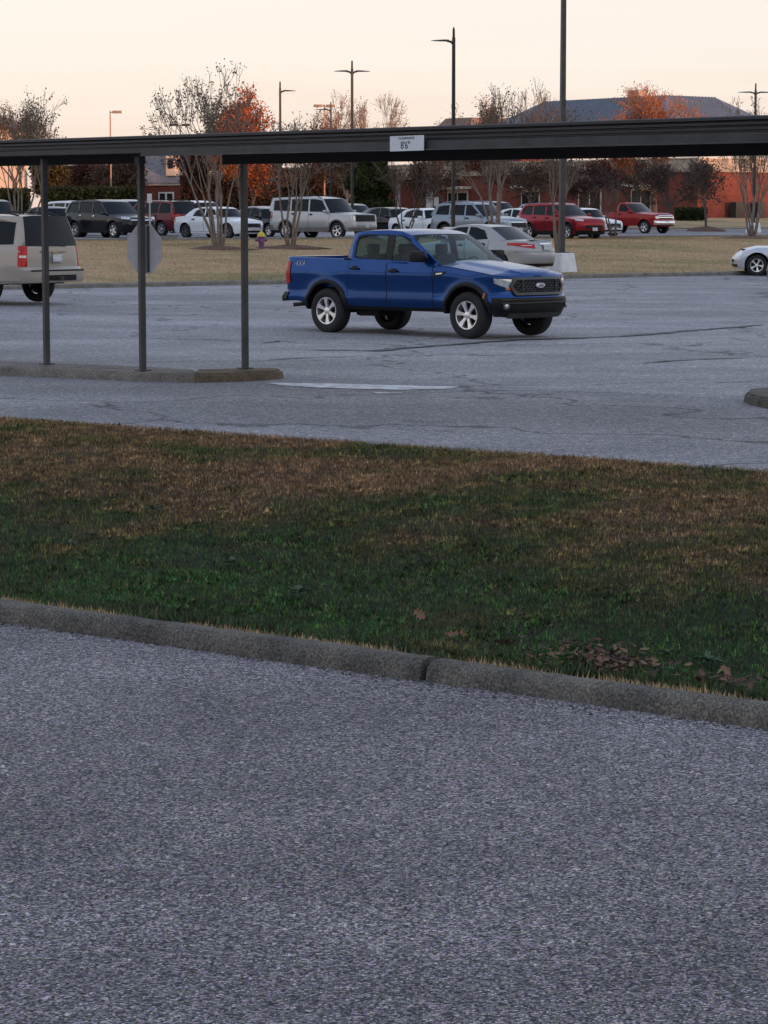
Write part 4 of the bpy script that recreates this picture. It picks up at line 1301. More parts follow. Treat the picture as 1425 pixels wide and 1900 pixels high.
# stop sign seen from behind, bolted to the far side of the middle post
x_, y_ = tw(t2, w2)
ss = empty('stop_sign', (x_ + 0.03, y_ + 0.075, 0.0), R(3))
zc_ = at_d(270, 462, y_).z
bm = bmesh.new()
ro = 0.208 / math.cos(math.pi / 8)
prism(bm, [(ro * math.cos(math.pi / 8 + k * math.pi / 4), zc_ + 1.42 * ro * math.sin(math.pi / 8 + k * math.pi / 4)) for k in range(8)], 0.0, 0.003, lambda a, b, h: (a, h, b))
bobj('sign_back', bm, M('aluminium_sign_back', (0.46, 0.44, 0.48), 0.5, metal=0.2, var=0.1, scale=9), ss)
bm = bmesh.new()
prism(bm, [(ro * .97 * math.cos(math.pi / 8 + k * math.pi / 4), zc_ + 1.42 * ro * .97 * math.sin(math.pi / 8 + k * math.pi / 4)) for k in range(8)], 0.0035, 0.005, lambda a, b, h: (a, h, b))
bobj('sign_face', bm, M('stop_sign_red', (0.4, 0.02, 0.02), 0.4), ss)
text_mesh('lettering', 'STOP', 0.15, M('white_lettering', (0.75, 0.75, 0.75), 0.4), ss, Matrix(((-1, 0, 0, 0), (0, 0, 1, 0.006), (0, 1.3, 0, zc_), (0, 0, 0, 1))), 0.0006)
boxobj('bracket_and_reflection', (-0.015, -0.012, zc_), (0.05, 0.022, 0.5), M_STEEL, ss)
boxobj('bracket_and_reflection', (0.045, -0.010, zc_), (0.03, 0.018, 0.56), M('post_reflection_dark', (0.035, 0.06, 0.065), 0.5, metal=0.4), ss)  # dark strip standing in for the post's reflection on the sign back
tag(ss, 'grey back of an octagonal stop sign behind the middle canopy post', 'sign')
# ================================================================== parked cars
HV = math.degrees(math.atan2(-CT, ST))     # heading of the far row: nose towards the median (-w)
HU = HV + 180
def at_pix(u, d):                          # ground point seen in column u at distance d
    return ((u - 712.5) / F_PX * d * (CP + 0.0), d)
def simple(name, S, u, d, head, label, cat, n_sp=5, rim=None, head_z=(0.62, 0.74), tail_z=(0.72, 0.92), grille=(0.45, 0.68), trim=None, doors=True, hmat=None, rails=False, clad=None, group='cars in the far car park', split=False, wide=.36, tail_q=(-0.75, -0.2), head_q=(1.15, 1.62)):
    c = Car(name, S)
    c.body(); c.cabin(M_GLASS)
    c.wheels(n_sp, rim, wide, split)
    c.patch('headlight', head_q[0], head_q[1], lambda q: lerp(head_z[0] + .03, head_z[0], (q - head_q[0]) / (head_q[1] - head_q[0])), lambda q: lerp(head_z[1] + .02, head_z[1], (q - head_q[0]) / (head_q[1] - head_q[0])), M_HEAD, 0.008, 6, 2)
    c.patch('tail_light', tail_q[0], tail_q[1], tail_z[0], tail_z[1], M_TAIL, 0.008, 5, 2)
    if grille: c.front_patch('grille', 1.66, grille[0], grille[1], S.get('grillemat', M_BLACK), 0.008, 6, 2)
    if trim: c.front_patch('grille_trim', 1.64, grille[1] - .005, grille[1] + .04, trim, 0.014, 6, 1)
    lo = itp(S['bot'], S['xn'] + .3)
    c.front_patch('lower_intake', 1.45, lo + .05, lo + .14, M_BLACK, 0.006, 6, 1)
    if doors:
        xc = S['win'][-1][-1][0]
        x_b = S['win'][-1][0][0]
        zl = itp(S['bot'], 0) + .10
        c.door(x_b - .03, xc + .16, zl, x_b + .12, 0.10, hmat)
        if len(S['win']) > 1: c.door(max(S['wr'] + S['ra'] * .55, S['win'][-2][0][0] - .06), x_b - .03, zl, S['win'][-2][0][0] + .14, 0.10, hmat)
    c.mirror(S['win'][-1][-1][0] - .02, itp(S['sh'], S['win'][-1][-1][0]) + .03, S.get('mirrormat', S['paint']), (0.12, 0.2, 0.14))
    if rails:
        for sd in (-1, 1):
            i0, i1 = S['roof_i']; rl = S['cab'][i0:i1 + 1]
            bm = bmesh.new(); xs = np.linspace(rl[0][0] + .15, rl[-1][0] - .15, 9)
            tube(bm, [(x, sd * (c.gy(x, itp(rl, x)) - .06), itp(rl, x) + (.065 if 0 < i < 8 else .01)) for i, x in enumerate(xs)], 0.018, 6); bobj('roof_rail', bm, rails, c.root, smooth=60)
    if clad:
        c.arch_trim(clad, 0.05, 0.014)
        zl = itp(S['bot'], 0)
        c.patch('sill_cladding', c.qx(S['wr'] + S['ra'] + .02), c.qx(S['wf'] - S['ra'] - .02), zl - .02, zl + .17, clad, 0.012, 6, 2)
        c.front_patch('bumper_cladding', 1.1, lo - .02, lo + .16, clad, 0.007, 10, 2)
        c.front_patch('rear_cladding', -0.1, lo + .06, lo + .26, clad, 0.007, 10, 2, tail=True)
    c.front_patch('rear_glazing_panel', -0.72, tail_z[0] - .25, tail_z[0] - .10, M_SEAM, 0.004, 6, 1, tail=True) if S.get('platewell') else None
    c.plate(itp(S['nose'], lo + .22) + .02, lo + .22); c.plate(itp(S['tail'], .7) - .015, .72 if S.get('platez') is None else S['platez'])
    x, y = at_pix(u, d)
    c.place(x, y, head)
    tag(c.root, label, cat, group)
    return c
WHITE = paint('white_car_paint', (0.74, 0.76, 0.78), 0.0, 0.3, 0.04)
BLACKP = paint('black_car_paint', (0.006, 0.007, 0.010), 0.1, 0.2, 0.03)
NAVY = paint('dark_blue_car_paint', (0.012, 0.02, 0.042), 0.6, 0.3, 0.1)
SILVER = paint('silver_car_paint', (0.40, 0.41, 0.43), 0.6, 0.35, 0.1)
BLUESILVER = paint('blue_silver_paint', (0.24, 0.29, 0.36), 0.55, 0.35, 0.1)
RED = paint('dark_red_car_paint', (0.26, 0.010, 0.022), 0.6, 0.3, 0.08)
RED2 = paint('bright_red_truck_paint', (0.28, 0.010, 0.014), 0.3, 0.35, 0.08)
MAROON = paint('maroon_car_paint', (0.11, 0.012, 0.018), 0.3, 0.32, 0.25)
TAN = paint('pale_gold_paint', (0.38, 0.335, 0.295), 0.30, 0.38, 0.18)
GREYP = paint('grey_car_paint', (0.20, 0.205, 0.22), 0.5, 0.35, 0.1)
STEELB = paint('steel_blue_paint', (0.05, 0.085, 0.15), 0.4, 0.35, 0.1)
M_TAUPE = M('taupe_cladding', (0.17, 0.15, 0.135), 0.6)
# --- near row, noses to the median
S = spec_suv(5.13, 2.01, 1.93, 2.95, 0.98, belt=1.20, ground=0.38, rear_up=0.10, hood=1.18, Rr=0.40, paint=TAN, roofpaint=TAN, tumble=0.16, platez=0.98, tint=True)
S['tail'] = [(0.2, -2.62), (0.42, -2.68), (0.50, -2.72), (0.74, -2.72), (0.76, -2.63), (1.0, -2.62), (1.2, -2.60), (1.3, -2.58)]
S['cab'][0] = (-2.56, 1.235); S['nt'] = 6.0
S.update(hw=1.005, xt=-2.28)
sub = simple('large_suv', S, -75, 57.0, HU + 19, 'tan full size sport utility vehicle seen from behind left of the canopy posts', 'suv', 6, tail_z=(0.80, 1.24), tail_q=(-0.55, -0.06), rails=M_BLACK, group=None)
sub.front_patch('rear_bumper', -0.10, 0.46, 0.72, TAN, 0.05, 14, 4, tail=True)
sub.front_patch('bumper_step', -0.55, 0.70, 0.735, M_BLACK, 0.055, 10, 1, tail=True)
sub.front_patch('hitch_recess', -0.88, 0.50, 0.62, M_SEAM, 0.056, 6, 1, tail=True)
boxobj('tow_hitch', (-2.82, 0, 0.545), (0.10, 0.09, 0.09), M('rusty_hitch', (0.06, 0.04, 0.03), 0.8), sub.root, 0.01)
sub.patch('tail_light_lens', -0.50, -0.12, 0.99, 1.04, M_WHITE_LENS, 0.012, 4, 1)
bm = bmesh.new(); box(bm, (-2.635, 0.0, 1.12), (0.02, 0.85, 0.035), None, 0.006); bobj('tailgate_trim', bm, TAN, sub.root, smooth=40)
bm = bmesh.new(); box(bm, (-2.63, 0, 0.98), (0.012, 0.52, 0.24), None, 0.004); bobj('plate_recess', bm, M('tan_recess', (0.30, 0.28, 0.25), 0.5), sub.root)
bm = bmesh.new(); box(bm, (-2.645, 0.0, 1.085), (0.02, 0.13, 0.035), None, 0.006); bobj('bowtie_badge', bm, M('gold_badge', (0.55, 0.38, 0.10), 0.3, metal=.8), sub.root)
bm = bmesh.new(); tube(bm, [(-2.60, 0.05, 1.25), (-2.60, -0.42, 1.235)], 0.018, 6); bobj('rear_wiper', bm, M_BLACK, sub.root)

S = spec_sedan(4.86, 1.83, 1.47, 2.776, 0.93, paint=paint('silver_grey_paint', (0.34, 0.345, 0.36), 0.3, 0.35, 0.1), platez=0.80)
S['tail'] = [(0.2, -2.42), (0.4, -2.53), (0.58, -2.54), (0.80, -2.48), (1.0, -2.40)]
alt = simple('silver_grey_sedan', S, 886, 78, HU + 13, 'silver grey sedan with chrome boot trim parked just behind the blue pickup', 'sedan', 5, tail_z=(0.86, 0.93), tail_q=(-0.50, 0.03), group=None)
alt.patch('tail_light', -0.70, -0.10, lambda q: lerp(0.765, 0.85, (q + 0.70) / 0.60), 0.90, M_TAIL, 0.010, 10, 2)
alt.patch('tail_light_lens', -0.62, -0.30, 0.85, 0.868, M_WHITE_LENS, 0.013, 6, 1)
alt.front_patch('lower_valance', -0.12, 0.24, 0.33, M_BLACK, 0.006, 10, 1, tail=True)
alt.front_patch('bumper_seam', -0.10, 0.665, 0.675, M_SEAM, 0.004, 10, 1, tail=True)
alt.front_patch('boot_seam', -0.62, 0.96, 0.967, M_SEAM, 0.004, 10, 1, tail=True)
alt.front_patch('boot_trim', -0.86, 0.885, 0.93, M_CHROME, 0.022, 6, 1, tail=True)
alt.front_patch('plate_recess', -0.90, 0.70, 0.885, M('dim_silver', (0.22, .21, .21), .5), 0.006, 6, 1, tail=True)
boxobj('boot_spoiler', (-2.26, 0, 1.028), (0.14, 1.20, 0.022), MATS['silver_grey_paint'], alt.root, 0.012, None, 40)

# silver roadster at the right edge, nose to the left
hd_ = 180 - 4
S = spec_sedan(4.05, 1.74, 1.28, 2.446, 0.72, R=0.325, paint=paint('pale_silver_paint', (0.50, 0.54, 0.60), 0.5, 0.3, 0.05), cowl=0.35, flare=0.05,
    win=[[(-0.42, .87), (-0.30, 1.13), (0.02, 1.14), (0.30, .87)]],
    cab=[(-1.05, .86), (-0.75, 1.10), (-0.45, 1.24), (-0.35, 1.265), (-0.25, 1.27), (-0.15, 1.26), (-0.02, 1.20), (0.42, .86)], frame=M_BLACK, roofpaint=M_BLACK,
    sh=[(-2.3, .82), (-1.2, .86), (0, .84), (.6, .86), (1.2, .86), (1.6, .76), (2.1, .64)], zn=.64, zt=.80, deck=-1.02, crown=.06,
    nose=[(0.18, 1.86), (0.35, 1.93), (0.52, 1.945), (0.62, 1.88), (0.70, 1.72)], xn=1.60, nn=2.0)
z3 = simple('silver_roadster', S, 1476, 80.5, hd_, 'silver two seat roadster with multi spoke wheels at the right edge', 'car', 5, M_ALLOY, split=True, wide=.40, head_z=(.54, .66), head_q=(1.2, 1.55), doors=False, group=None, tail_z=(.6, .72), grille=(.42, .5))
for sd in (-1, 1):
    for k in range(4):
        bm = bmesh.new(); x0 = 0.42 - k * .10
        box(bm, (x0, sd * (z3.side_y(x0, .66) + .006), .66), (0.022, 0.014, 0.11), Matrix.Rotation(R(18), 4, 'Y'), 0.004); bobj('side_gill', bm, M_CHROME, z3.root)
# red car whose tail just enters the frame
S = spec_sedan(4.7, 1.82, 1.45, 2.7, 0.95, paint=MAROON)
rc = simple('dark_red_car', S, 1600, 66.0, 8, 'dark red car whose rear corner just enters the right edge', 'car', 5, group=None)

# --- far row facing the median
FR = 'cars in the far car park'
S = spec_suv(5.17, 1.99, 1.79, 3.02, 1.0, belt=1.12, paint=BLACKP, rear_up=0.42, front_rake=.75, Rr=.375, tint=True)
simple('black_suv', S, 205, 121.5, HV + 3, 'glossy black family SUV with chrome grille beside the left canopy post', 'suv', 5, M_ALLOY, head_z=(.86, .98), grille=(.62, .82), trim=M_CHROME, hmat=M_CHROME)
S = spec_sedan(4.89, 1.85, 1.46, 2.87, .84, paint=WHITE, R=.335)
simple('white_sedan', S, 408, 122, HV + 8, 'white saloon car with dark alloy wheels left of the fire hydrant', 'sedan', 5, M_ALLOY_DARK, split=True, grille=(.50, .70), trim=M_CHROME)
S = spec_suv(5.23, 2.0, 1.95, 3.02, .98, belt=1.23, ground=.36, paint=SILVER, rear_up=.08, front_rake=.55, hood=1.20, Rr=.39, tumble=.16, crown=.06, tint=True)
S['nose'] = [(.2, 2.40), (.42, 2.48), (.62, 2.49), (.80, 2.45), (1.05, 2.42), (1.2, 2.34)]; S['nn'] = 4.0; S['zn'] = 1.12
ex = simple('silver_large_suv', S, 602, 119.5, HV + 13, 'silver boxy SUV with taupe lower cladding behind the bed of the blue pickup', 'suv', 5, M_ALLOY, rails=M_BLACK, clad=M_TAUPE, head_z=(.86, 1.06), head_q=(1.28, 1.60), grille=(.80, 1.06), trim=M_BLACK, tail_z=(.98, 1.25))
S = spec_suv(4.70, 1.81, 1.69, 2.67, 1.0, belt=1.07, paint=BLUESILVER, rear_up=.36, front_rake=.7)
simple('blue_silver_suv', S, 890, 116.5, HV + 9, 'pale silver blue crossover with twin chrome nose bars behind the tall lamp post', 'suv', 5, head_z=(.78, .87), grille=(.56, .78), trim=M_CHROME, clad=M_BLACK, rails=SILVER)
S = spec_suv(4.60, 1.845, 1.68, 2.66, .93, belt=1.08, paint=RED, rear_up=.38, front_rake=.75)
simple('red_crossover', S, 1043, 119.0, HV - 2, 'red crossover with five spoke wheels right of the foreground lamp post', 'suv', 5, head_z=(.84, .92), grille=(.50, .66), clad=M_BLACK, rails=M_BLACK)
# red regular-cab pickup
S = dict(paint=RED2, hw=.99, wf=1.51, wr=-1.51, R=.375, tw=.245, ra=.45, xn=2.05, xt=-2.15, nn=3.4, nt=6, flare=.02,
    side=[(.40, .93), (.5, .965), (.7, .985), (.9, 1.0), (1.0, .99), (1.15, .965), (1.3, .95)],
    nose=[(.36, 2.40), (.5, 2.46), (.72, 2.46), (.75, 2.40), (1.0, 2.37), (1.12, 2.30)], tail=[(.4, -2.66), (.5, -2.70), (.7, -2.70), (.72, -2.64), (1.3, -2.63)],
    sh=[(-2.9, 1.24), (-.6, 1.22), (0.3, 1.19), (1.0, 1.17), (1.9, 1.12), (2.6, 1.06)], zn=1.06, zt=1.24,
    bot=[(-3, .60), (-2.1, .52), (-1, .46), (1, .46), (2.1, .44), (2.6, .42)], cowl=.66, bed=-.62, floor=.8, crown=.07, dome=.015,
    cab=[(-.55, 1.225), (-.52, 1.5), (-.46, 1.73), (-.38, 1.775), (-.20, 1.79), (0.0, 1.78), (.10, 1.72), (.78, 1.175)], roof_i=(2, 6), bow=.12, rbow=.01, rcr=.015, tumble=.2,
    win=[[(-.36, 1.28), (-.34, 1.69), (-.05, 1.69), (.08, 1.64), (.50, 1.26)]])
sv = simple('red_pickup', S, 1175, 152.0, HV + 8, 'red single cab pickup with chrome bumper on the far lane', 'pickup', 5, M_ALLOY, head_z=(.86, 1.0), head_q=(1.35, 1.66), grille=(.84, 1.03), trim=M_CHROME, tail_z=(.85, 1.15))
sv.front_patch('front_bumper', 1.12, .52, .74, M_CHROME, .03, 12, 3)
sv.front_patch('grille_bar', 1.66, .91, .97, M_CHROME, .02, 6, 1)
boxobj('cab_back_wall', (-.56, 0, 1.0), (.03, 1.7, .44), RED2, sv.root)
# --- cars behind and between
S = spec_sedan(4.6, 1.8, 1.45, 2.7, .9, paint=NAVY)
simple('dark_sedan', S, 98, 124.5, HV + 2, 'dark blue hatchback partly behind the tan vehicle and the leftmost post', 'sedan', 5, grille=(.5, .64))
S = spec_suv(4.9, 1.9, 1.80, 2.85, .95, paint=NAVY, tint=True)
simple('navy_suv', S, -14, 124.0, HV + 4, 'navy SUV cut off by the left edge behind the multi stem tree', 'suv', 5)
S = spec_suv(5.0, 1.95, 1.76, 3.0, .95, paint=WHITE, rear_up=.5, front_rake=.9)
simple('white_minivan', S, 150, 131.0, HU + 180, 'white minivan showing its roof above the glossy black SUV', 'van', 5)
S = spec_suv(5.0, 2.0, 1.78, 3.0, .95, paint=MAROON, rear_up=.3)
simple('maroon_suv', S, 288, 132.0, HU + 8, 'dusty maroon SUV seen from behind left of the white saloon', 'suv', 5, tail_z=(.95, 1.15), rails=M_BLACK)
S = spec_suv(4.9, 1.95, 1.85, 2.9, .95, paint=SILVER, rear_up=.3)
simple('silver_suv', S, 243, 146.0, HV + 6, 'silver SUV farther back peeping over the glossy black SUV', 'suv', 5)
S = spec_suv(4.8, 1.9, 1.80, 2.8, .95, paint=WHITE, rear_up=.4, tint=True)
simple('white_suv', S, 372, 142.0, HV + 2, 'white SUV with dark glass directly behind the white saloon', 'suv', 5)
S = spec_sedan(4.7, 1.82, 1.45, 2.7, .95, paint=BLACKP)
simple('black_sedan', S, 492, 127.5, HV + 2, 'black saloon between the white saloon and the silver boxy SUV', 'sedan', 5)
S = spec_sedan(4.7, 1.82, 1.5, 2.7, .95, paint=SILVER)
simple('silver_sedan', S, 487, 148.0, HV + 3, 'silver hatchback in the second row behind the black saloon', 'sedan', 5)
S = spec_suv(4.6, 1.85, 1.68, 2.7, .95, paint=TAN)
simple('beige_crossover', S, 655, 150.0, HV + 4, 'beige crossover in the second row behind the nose of the silver boxy SUV', 'suv', 5)
S = spec_sedan(4.8, 1.84, 1.46, 2.78, .95, paint=BLACKP)
simple('black_saloon', S, 731, 128.0, HV + 2, 'black saloon in the front row between silver boxy SUV and white coupe', 'sedan', 5)
S = spec_sedan(4.7, 1.8, 1.46, 2.7, .95, paint=GREYP)
simple('grey_saloon', S, 718, 147.0, HV + 3, 'dark grey saloon behind the front row black saloon under the evergreen', 'sedan', 5)
S = spec_sedan(4.5, 1.78, 1.42, 2.66, .9, paint=WHITE)
simple('white_coupe', S, 794, 124.0, HV, 'white coupe tucked behind the tail of the pale silver blue crossover', 'car', 5)
S = spec_sedan(4.6, 1.8, 1.44, 2.7, .9, paint=MAROON)
simple('maroon_saloon', S, 842, 141.0, HV + 2, 'maroon car showing only its roof behind the pale silver blue crossover', 'car', 5)
S = spec_sedan(4.6, 1.8, 1.44, 2.7, .9, paint=WHITE)
simple('white_saloon', S, 974, 129.5, HV + 2, 'white car showing between the silver blue and the red crossovers', 'car', 5)
S = spec_suv(5.0, 1.95, 1.86, 2.95, .95, paint=STEELB, rear_up=.2)
simple('blue_suv', S, 918, 152.0, HV + 4, 'dark blue SUV in the second row right of the tall lamp post', 'suv', 5)
S = spec_suv(4.8, 1.9, 1.75, 2.85, .95, paint=BLUESILVER, rear_up=.3)
simple('pale_blue_suv', S, 1030, 143.0, HV + 2, 'blue grey SUV with its roof showing over the red crossover', 'suv', 5)
S = spec_sedan(4.6, 1.8, 1.46, 2.7, .9, paint=WHITE)
simple('white_hatchback', S, 1083, 133.5, HV + 2, 'white hatchback whose nose shows right of the red crossover', 'car', 5)
T.place(0.80, 44.75, -42.5)
# ================================================================== trees
M_BARK_PALE = M('smooth_pale_bark', (0.20, 0.16, 0.135), 0.8, var=0.35, scale=5)
M_BARK_GREY = M('grey_brown_bark', (0.105, 0.085, 0.075), 0.9, var=0.35, scale=4)
M_BARK_TAN = M('tan_bark', (0.30, 0.245, 0.20), 0.85, var=0.3, scale=4)
def leafmat(name, c, rough=0.8):
    if name in MATS: return MATS[name]
    t = NT(name)
    a = t.attr('rnd')
    g = t.mix(1.0, c, t.ramp(t.sep(a, 0), [(0, (0.45, 0.45, 0.45)), (1, (1.6, 1.5, 1.4))]), 'MULTIPLY')
    t.col(g); t.set(rough=rough, spec=0.2)
    tl = t.n.new('ShaderNodeBsdfTranslucent'); t.l.new(g, tl.inputs[0])
    mx = t.n.new('ShaderNodeMixShader'); mx.inputs[0].default_value = 0.3
    t.l.new(t.b.outputs[0], mx.inputs[1]); t.l.new(tl.outputs[0], mx.inputs[2]); t.l.new(mx.outputs[0], t.n['Material Output'].inputs[0])
    MATS[name] = t.m
    return t.m
L_SEED = leafmat('dry_seed_heads', (0.15, 0.118, 0.09))
L_ORANGE = leafmat('orange_autumn_leaves', (0.50, 0.135, 0.042))
L_RUST = leafmat('rust_leaves', (0.17, 0.062, 0.032))
L_BROWN = leafmat('dry_brown_leaves', (0.11, 0.07, 0.052))
L_EVER = leafmat('evergreen_needles', (0.032, 0.048, 0.018))
L_HEDGE = leafmat('hedge_leaves', (0.038, 0.05, 0.022))
L_OLIVE = leafmat('olive_leaves', (0.068, 0.056, 0.024))
L_THICKET = leafmat('thicket_twigs', (0.048, 0.032, 0.027))
L_PURPLE = leafmat('purple_brown_leaves', (0.085, 0.045, 0.042))

def tubes_np(segs, sides):
    """segs: array (n, 8): p0 xyz, r0, p1 xyz, r1 -> verts, quads"""
    S_ = np.asarray(segs, float); n = len(S_)
    p0, r0, p1, r1 = S_[:, 0:3], S_[:, 3], S_[:, 4:7], S_[:, 7]
    d = p1 - p0; d /= np.maximum(np.linalg.norm(d, axis=1, keepdims=True), 1e-6)
    ref = np.where(np.abs(d[:, 2:3]) > 0.9, np.array([[1.0, 0, 0]]), np.array([[0, 0, 1.0]]))
    u = np.cross(d, ref); u /= np.linalg.norm(u, axis=1, keepdims=True); v = np.cross(d, u)
    a = np.arange(sides) * 2 * np.pi / sides
    ring = np.cos(a)[None, :, None] * u[:, None, :] + np.sin(a)[None, :, None] * v[:, None, :]
    A = p0[:, None, :] + ring * r0[:, None, None]; B = p1[:, None, :] + ring * r1[:, None, None]
    V = np.concatenate([A, B], 1).reshape(-1, 3)
    k = np.arange(sides); base = (np.arange(n) * 2 * sides)[:, None]
    Q = np.stack([base + k, base + (k + 1) % sides, base + sides + (k + 1) % sides, base + sides + k], -1).reshape(-1, 4)
    return V, Q

def np_mesh(name, V, Fc, mat, parent, rnd=None):
    V = np.asarray(V, float); Fc = np.asarray(Fc, np.int32); n, k = Fc.shape
    me = bpy.data.meshes.new(name)
    me.vertices.add(len(V)); me.loops.add(n * k); me.polygons.add(n)
    me.vertices.foreach_set('co', V.ravel()); me.loops.foreach_set('vertex_index', Fc.ravel())
    me.polygons.foreach_set('loop_start', np.arange(0, n * k, k, dtype=np.int32))
    me.update(calc_edges=True)
    if rnd is not None:
        at = me.attributes.new('rnd', 'FLOAT_COLOR', 'POINT'); at.data.foreach_set('color', rnd.ravel())
    return fin(name, me, mat, parent)

def leaves_np(P, size, rs, flat=0.0):
    """one small bent quad (two triangles sharing a fold) per point"""
    n = len(P)
    a = rs.randn(n, 3); a /= np.linalg.norm(a, axis=1, keepdims=True)
    b = rs.randn(n, 3); b[:, 2] *= 0.6; b = np.cross(a, b); b /= np.maximum(np.linalg.norm(b, axis=1, keepdims=True), 1e-6)
    L = size * (0.5 + rs.rand(n, 1)); W = L * 0.55
    V = np.stack([P - a * L, P + b * W, P + a * L, P - b * W], 1).reshape(-1, 3)
    F_ = np.arange(n * 4).reshape(n, 4)
    rnd = np.ones((n, 4, 4)); rnd[:, :, :3] = rs.rand(n, 1, 3)
    return V, F_, rnd

def grow(rs, p, d, L, r, lev, maxlev, segs, tips, spread, up, nseg=3, kids=(2, 3), shrink=0.72, wob=0.12):
    p = np.array(p, float); d = np.array(d, float)
    for i in range(nseg):
        d2 = d + rs.randn(3) * wob; d2[2] += up * 0.12; d2 /= np.linalg.norm(d2)
        r2 = r * (1 - 0.28 / nseg * (1.0))
        q = p + d2 * L / nseg
        segs.append((*p, r, *q, r2)); p, d, r = q, d2, r2
        if lev >= maxlev - 1: tips.append((p.copy(), lev))
        if lev < maxlev and i < nseg - 1 and rs.rand() < 0.45 and lev > 0:
            s_ = rs.randn(3); s_ -= s_.dot(d) * d; s_ /= np.linalg.norm(s_)
            nd = d * math.cos(spread * 1.3) + s_ * math.sin(spread * 1.3)
            grow(rs, p, nd, L * shrink * 0.8, r * 0.5, lev + 1, maxlev, segs, tips, spread, up, nseg, kids, shrink, wob)
    if lev < maxlev:
        for k in range(rs.randint(kids[0], kids[1] + 1)):
            s_ = rs.randn(3); s_ -= s_.dot(d) * d; s_ /= max(np.linalg.norm(s_), 1e-6)
            an = spread * (0.6 + 0.7 * rs.rand())
            nd = d * math.cos(an) + s_ * math.sin(an); nd[2] += up * 0.2; nd /= np.linalg.norm(nd)
            grow(rs, p, nd, L * shrink * (0.8 + .4 * rs.rand()), r * 0.68, lev + 1, maxlev, segs, tips, spread, up, nseg, kids, shrink, wob)
    else:
        tips.append((p.copy(), lev + 1))

def finish_tree(name, loc, segs, tips, H, Wd, bark, leaf, nleaf, lsize, rs, label, group, clump=0.15, minlev=0, thick_split=0.03, rmin=0.006, leafname='crown'):
    """scale the grown skeleton to height H and half-width Wd, then mesh trunk, branches and crown"""
    sg = np.array(segs)
    top = max(sg[:, 2].max(), sg[:, 6].max()); rad = np.percentile(np.hypot(sg[:, 4], sg[:, 5]), 98)
    sz, sxy = H / top, Wd / rad
    for c in (0, 1, 4, 5): sg[:, c] *= sxy
    for c in (2, 6): sg[:, c] *= sz
    sg[:, 3] = np.maximum(sg[:, 3], rmin); sg[:, 7] = np.maximum(sg[:, 7], rmin)
    root = empty(name, loc)
    thick = sg[:, 3] >= thick_split
    V, Q = tubes_np(sg[thick], 7)
    np_mesh('trunk', V, Q, bark, root).data.polygons.foreach_set('use_smooth', [True] * len(Q))
    if (~thick).any():
        V, Q = tubes_np(sg[~thick], 4)
        np_mesh('branches', V, Q, bark, root)
    if nleaf:
        tp = np.array([t for t, l in tips if l >= minlev]) * np.array([sxy, sxy, sz])
        idx = rs.randint(0, len(tp), nleaf)
        P = tp[idx] + rs.randn(nleaf, 3) * clump
        V, F_, rn = leaves_np(P, lsize, rs)
        np_mesh(leafname, V, F_, leaf, root, rn)
    tag(root, label, 'tree', group)
    return root

def myrtle(u, v, d, top_v, half_px, seed, label, stems=6, leaf=L_SEED, nleaf=2600, lsize=0.042, group='multi stem trees on the median', bark=M_BARK_PALE, maxlev=5):
    """vase-shaped multi-stem tree, bare but for dry seed heads"""
    rs = np.random.RandomState(seed)
    x = (u - 712.5) / F_PX * d; z = ground_z(x, d)
    H = (HORIZON - top_v) * d / F_PX + CAM_H - z; Wd = half_px * d / F_PX
    segs, tips = [], []
    for k in range(stems):
        a = 2 * math.pi * k / stems + rs.rand() * .6; ln = 0.10 + 0.16 * rs.rand()
        grow(rs, (0.10 * math.cos(a), 0.10 * math.sin(a), -0.1), (math.sin(ln) * math.cos(a), math.sin(ln) * math.sin(a), 1), 1.9, 0.036 + .020 * rs.rand(), 0, maxlev, segs, tips, 0.36, 0.5, 3, (2, 2), 0.66, 0.10)
    return finish_tree('crape_myrtle', (x, d, z), segs, tips, H, Wd, bark, leaf, nleaf, lsize, rs, label, group, 0.11, maxlev, 0.022, 0.0065, 'seed_heads')

def shade_tree(u, d, top_v, half_px, seed, label, leaf, nleaf, lsize, bark=M_BARK_GREY, name='bare_tree', group='trees beyond the car park', maxlev=5, trunk_r=.16, clump=.24, base_v=None, spread=.5, rmin=.012, first=2.2):
    rs = np.random.RandomState(seed)
    x = (u - 712.5) / F_PX * d; z = ground_z(x, d)
    H = (HORIZON - top_v) * d / F_PX + CAM_H - z; Wd = half_px * d / F_PX
    segs, tips = [], []
    grow(rs, (0, 0, -0.2), (0.03, 0.02, 1), first, trunk_r, 0, maxlev, segs, tips, spread, 0.35, 3, (3, 4), 0.74, 0.13)
    return finish_tree(name, (x, d, z), segs, tips, H, Wd, bark, leaf, nleaf, lsize, rs, label, group, clump, 2, 0.035, rmin)

# median crape myrtles
myrtle(40, 0, 100, 172, 100, 21, 'multi stem bare tree behind the tan vehicle at the left edge', 6, nleaf=2600)
myrtle(408, 470, 92, 126, 130, 22, 'tallest multi stem tree with pale trunks between the two right hand canopy posts', 9, nleaf=3000)
myrtle(541, 462, 94, 205, 78, 23, 'multi stem tree with pale trunks standing before the silver boxy SUV', 5, nleaf=1800)
myrtle(918, 430, 112, 158, 96, 24, 'multi stem tree in front of the pale silver blue crossover', 7, nleaf=3000)
myrtle(1034, 465, 96, 190, 70, 25, 'slim multi stem tree close left of the foreground lamp post', 5, nleaf=1500)
myrtle(1392, 442, 122, 182, 78, 26, 'multi stem tree with thick pale trunks near the right edge', 9, nleaf=2200)
# small leafless trees by the far cars
myrtle(1135, 440, 124, 330, 52, 27, 'small leafless tree at the nose of the red crossover', 4, nleaf=0, maxlev=4, bark=M_BARK_GREY)
myrtle(752, 420, 118, 290, 70, 28, 'small dark twiggy tree behind the roof of the blue pickup', 4, nleaf=900, leaf=L_BROWN, bark=M_BARK_GREY)
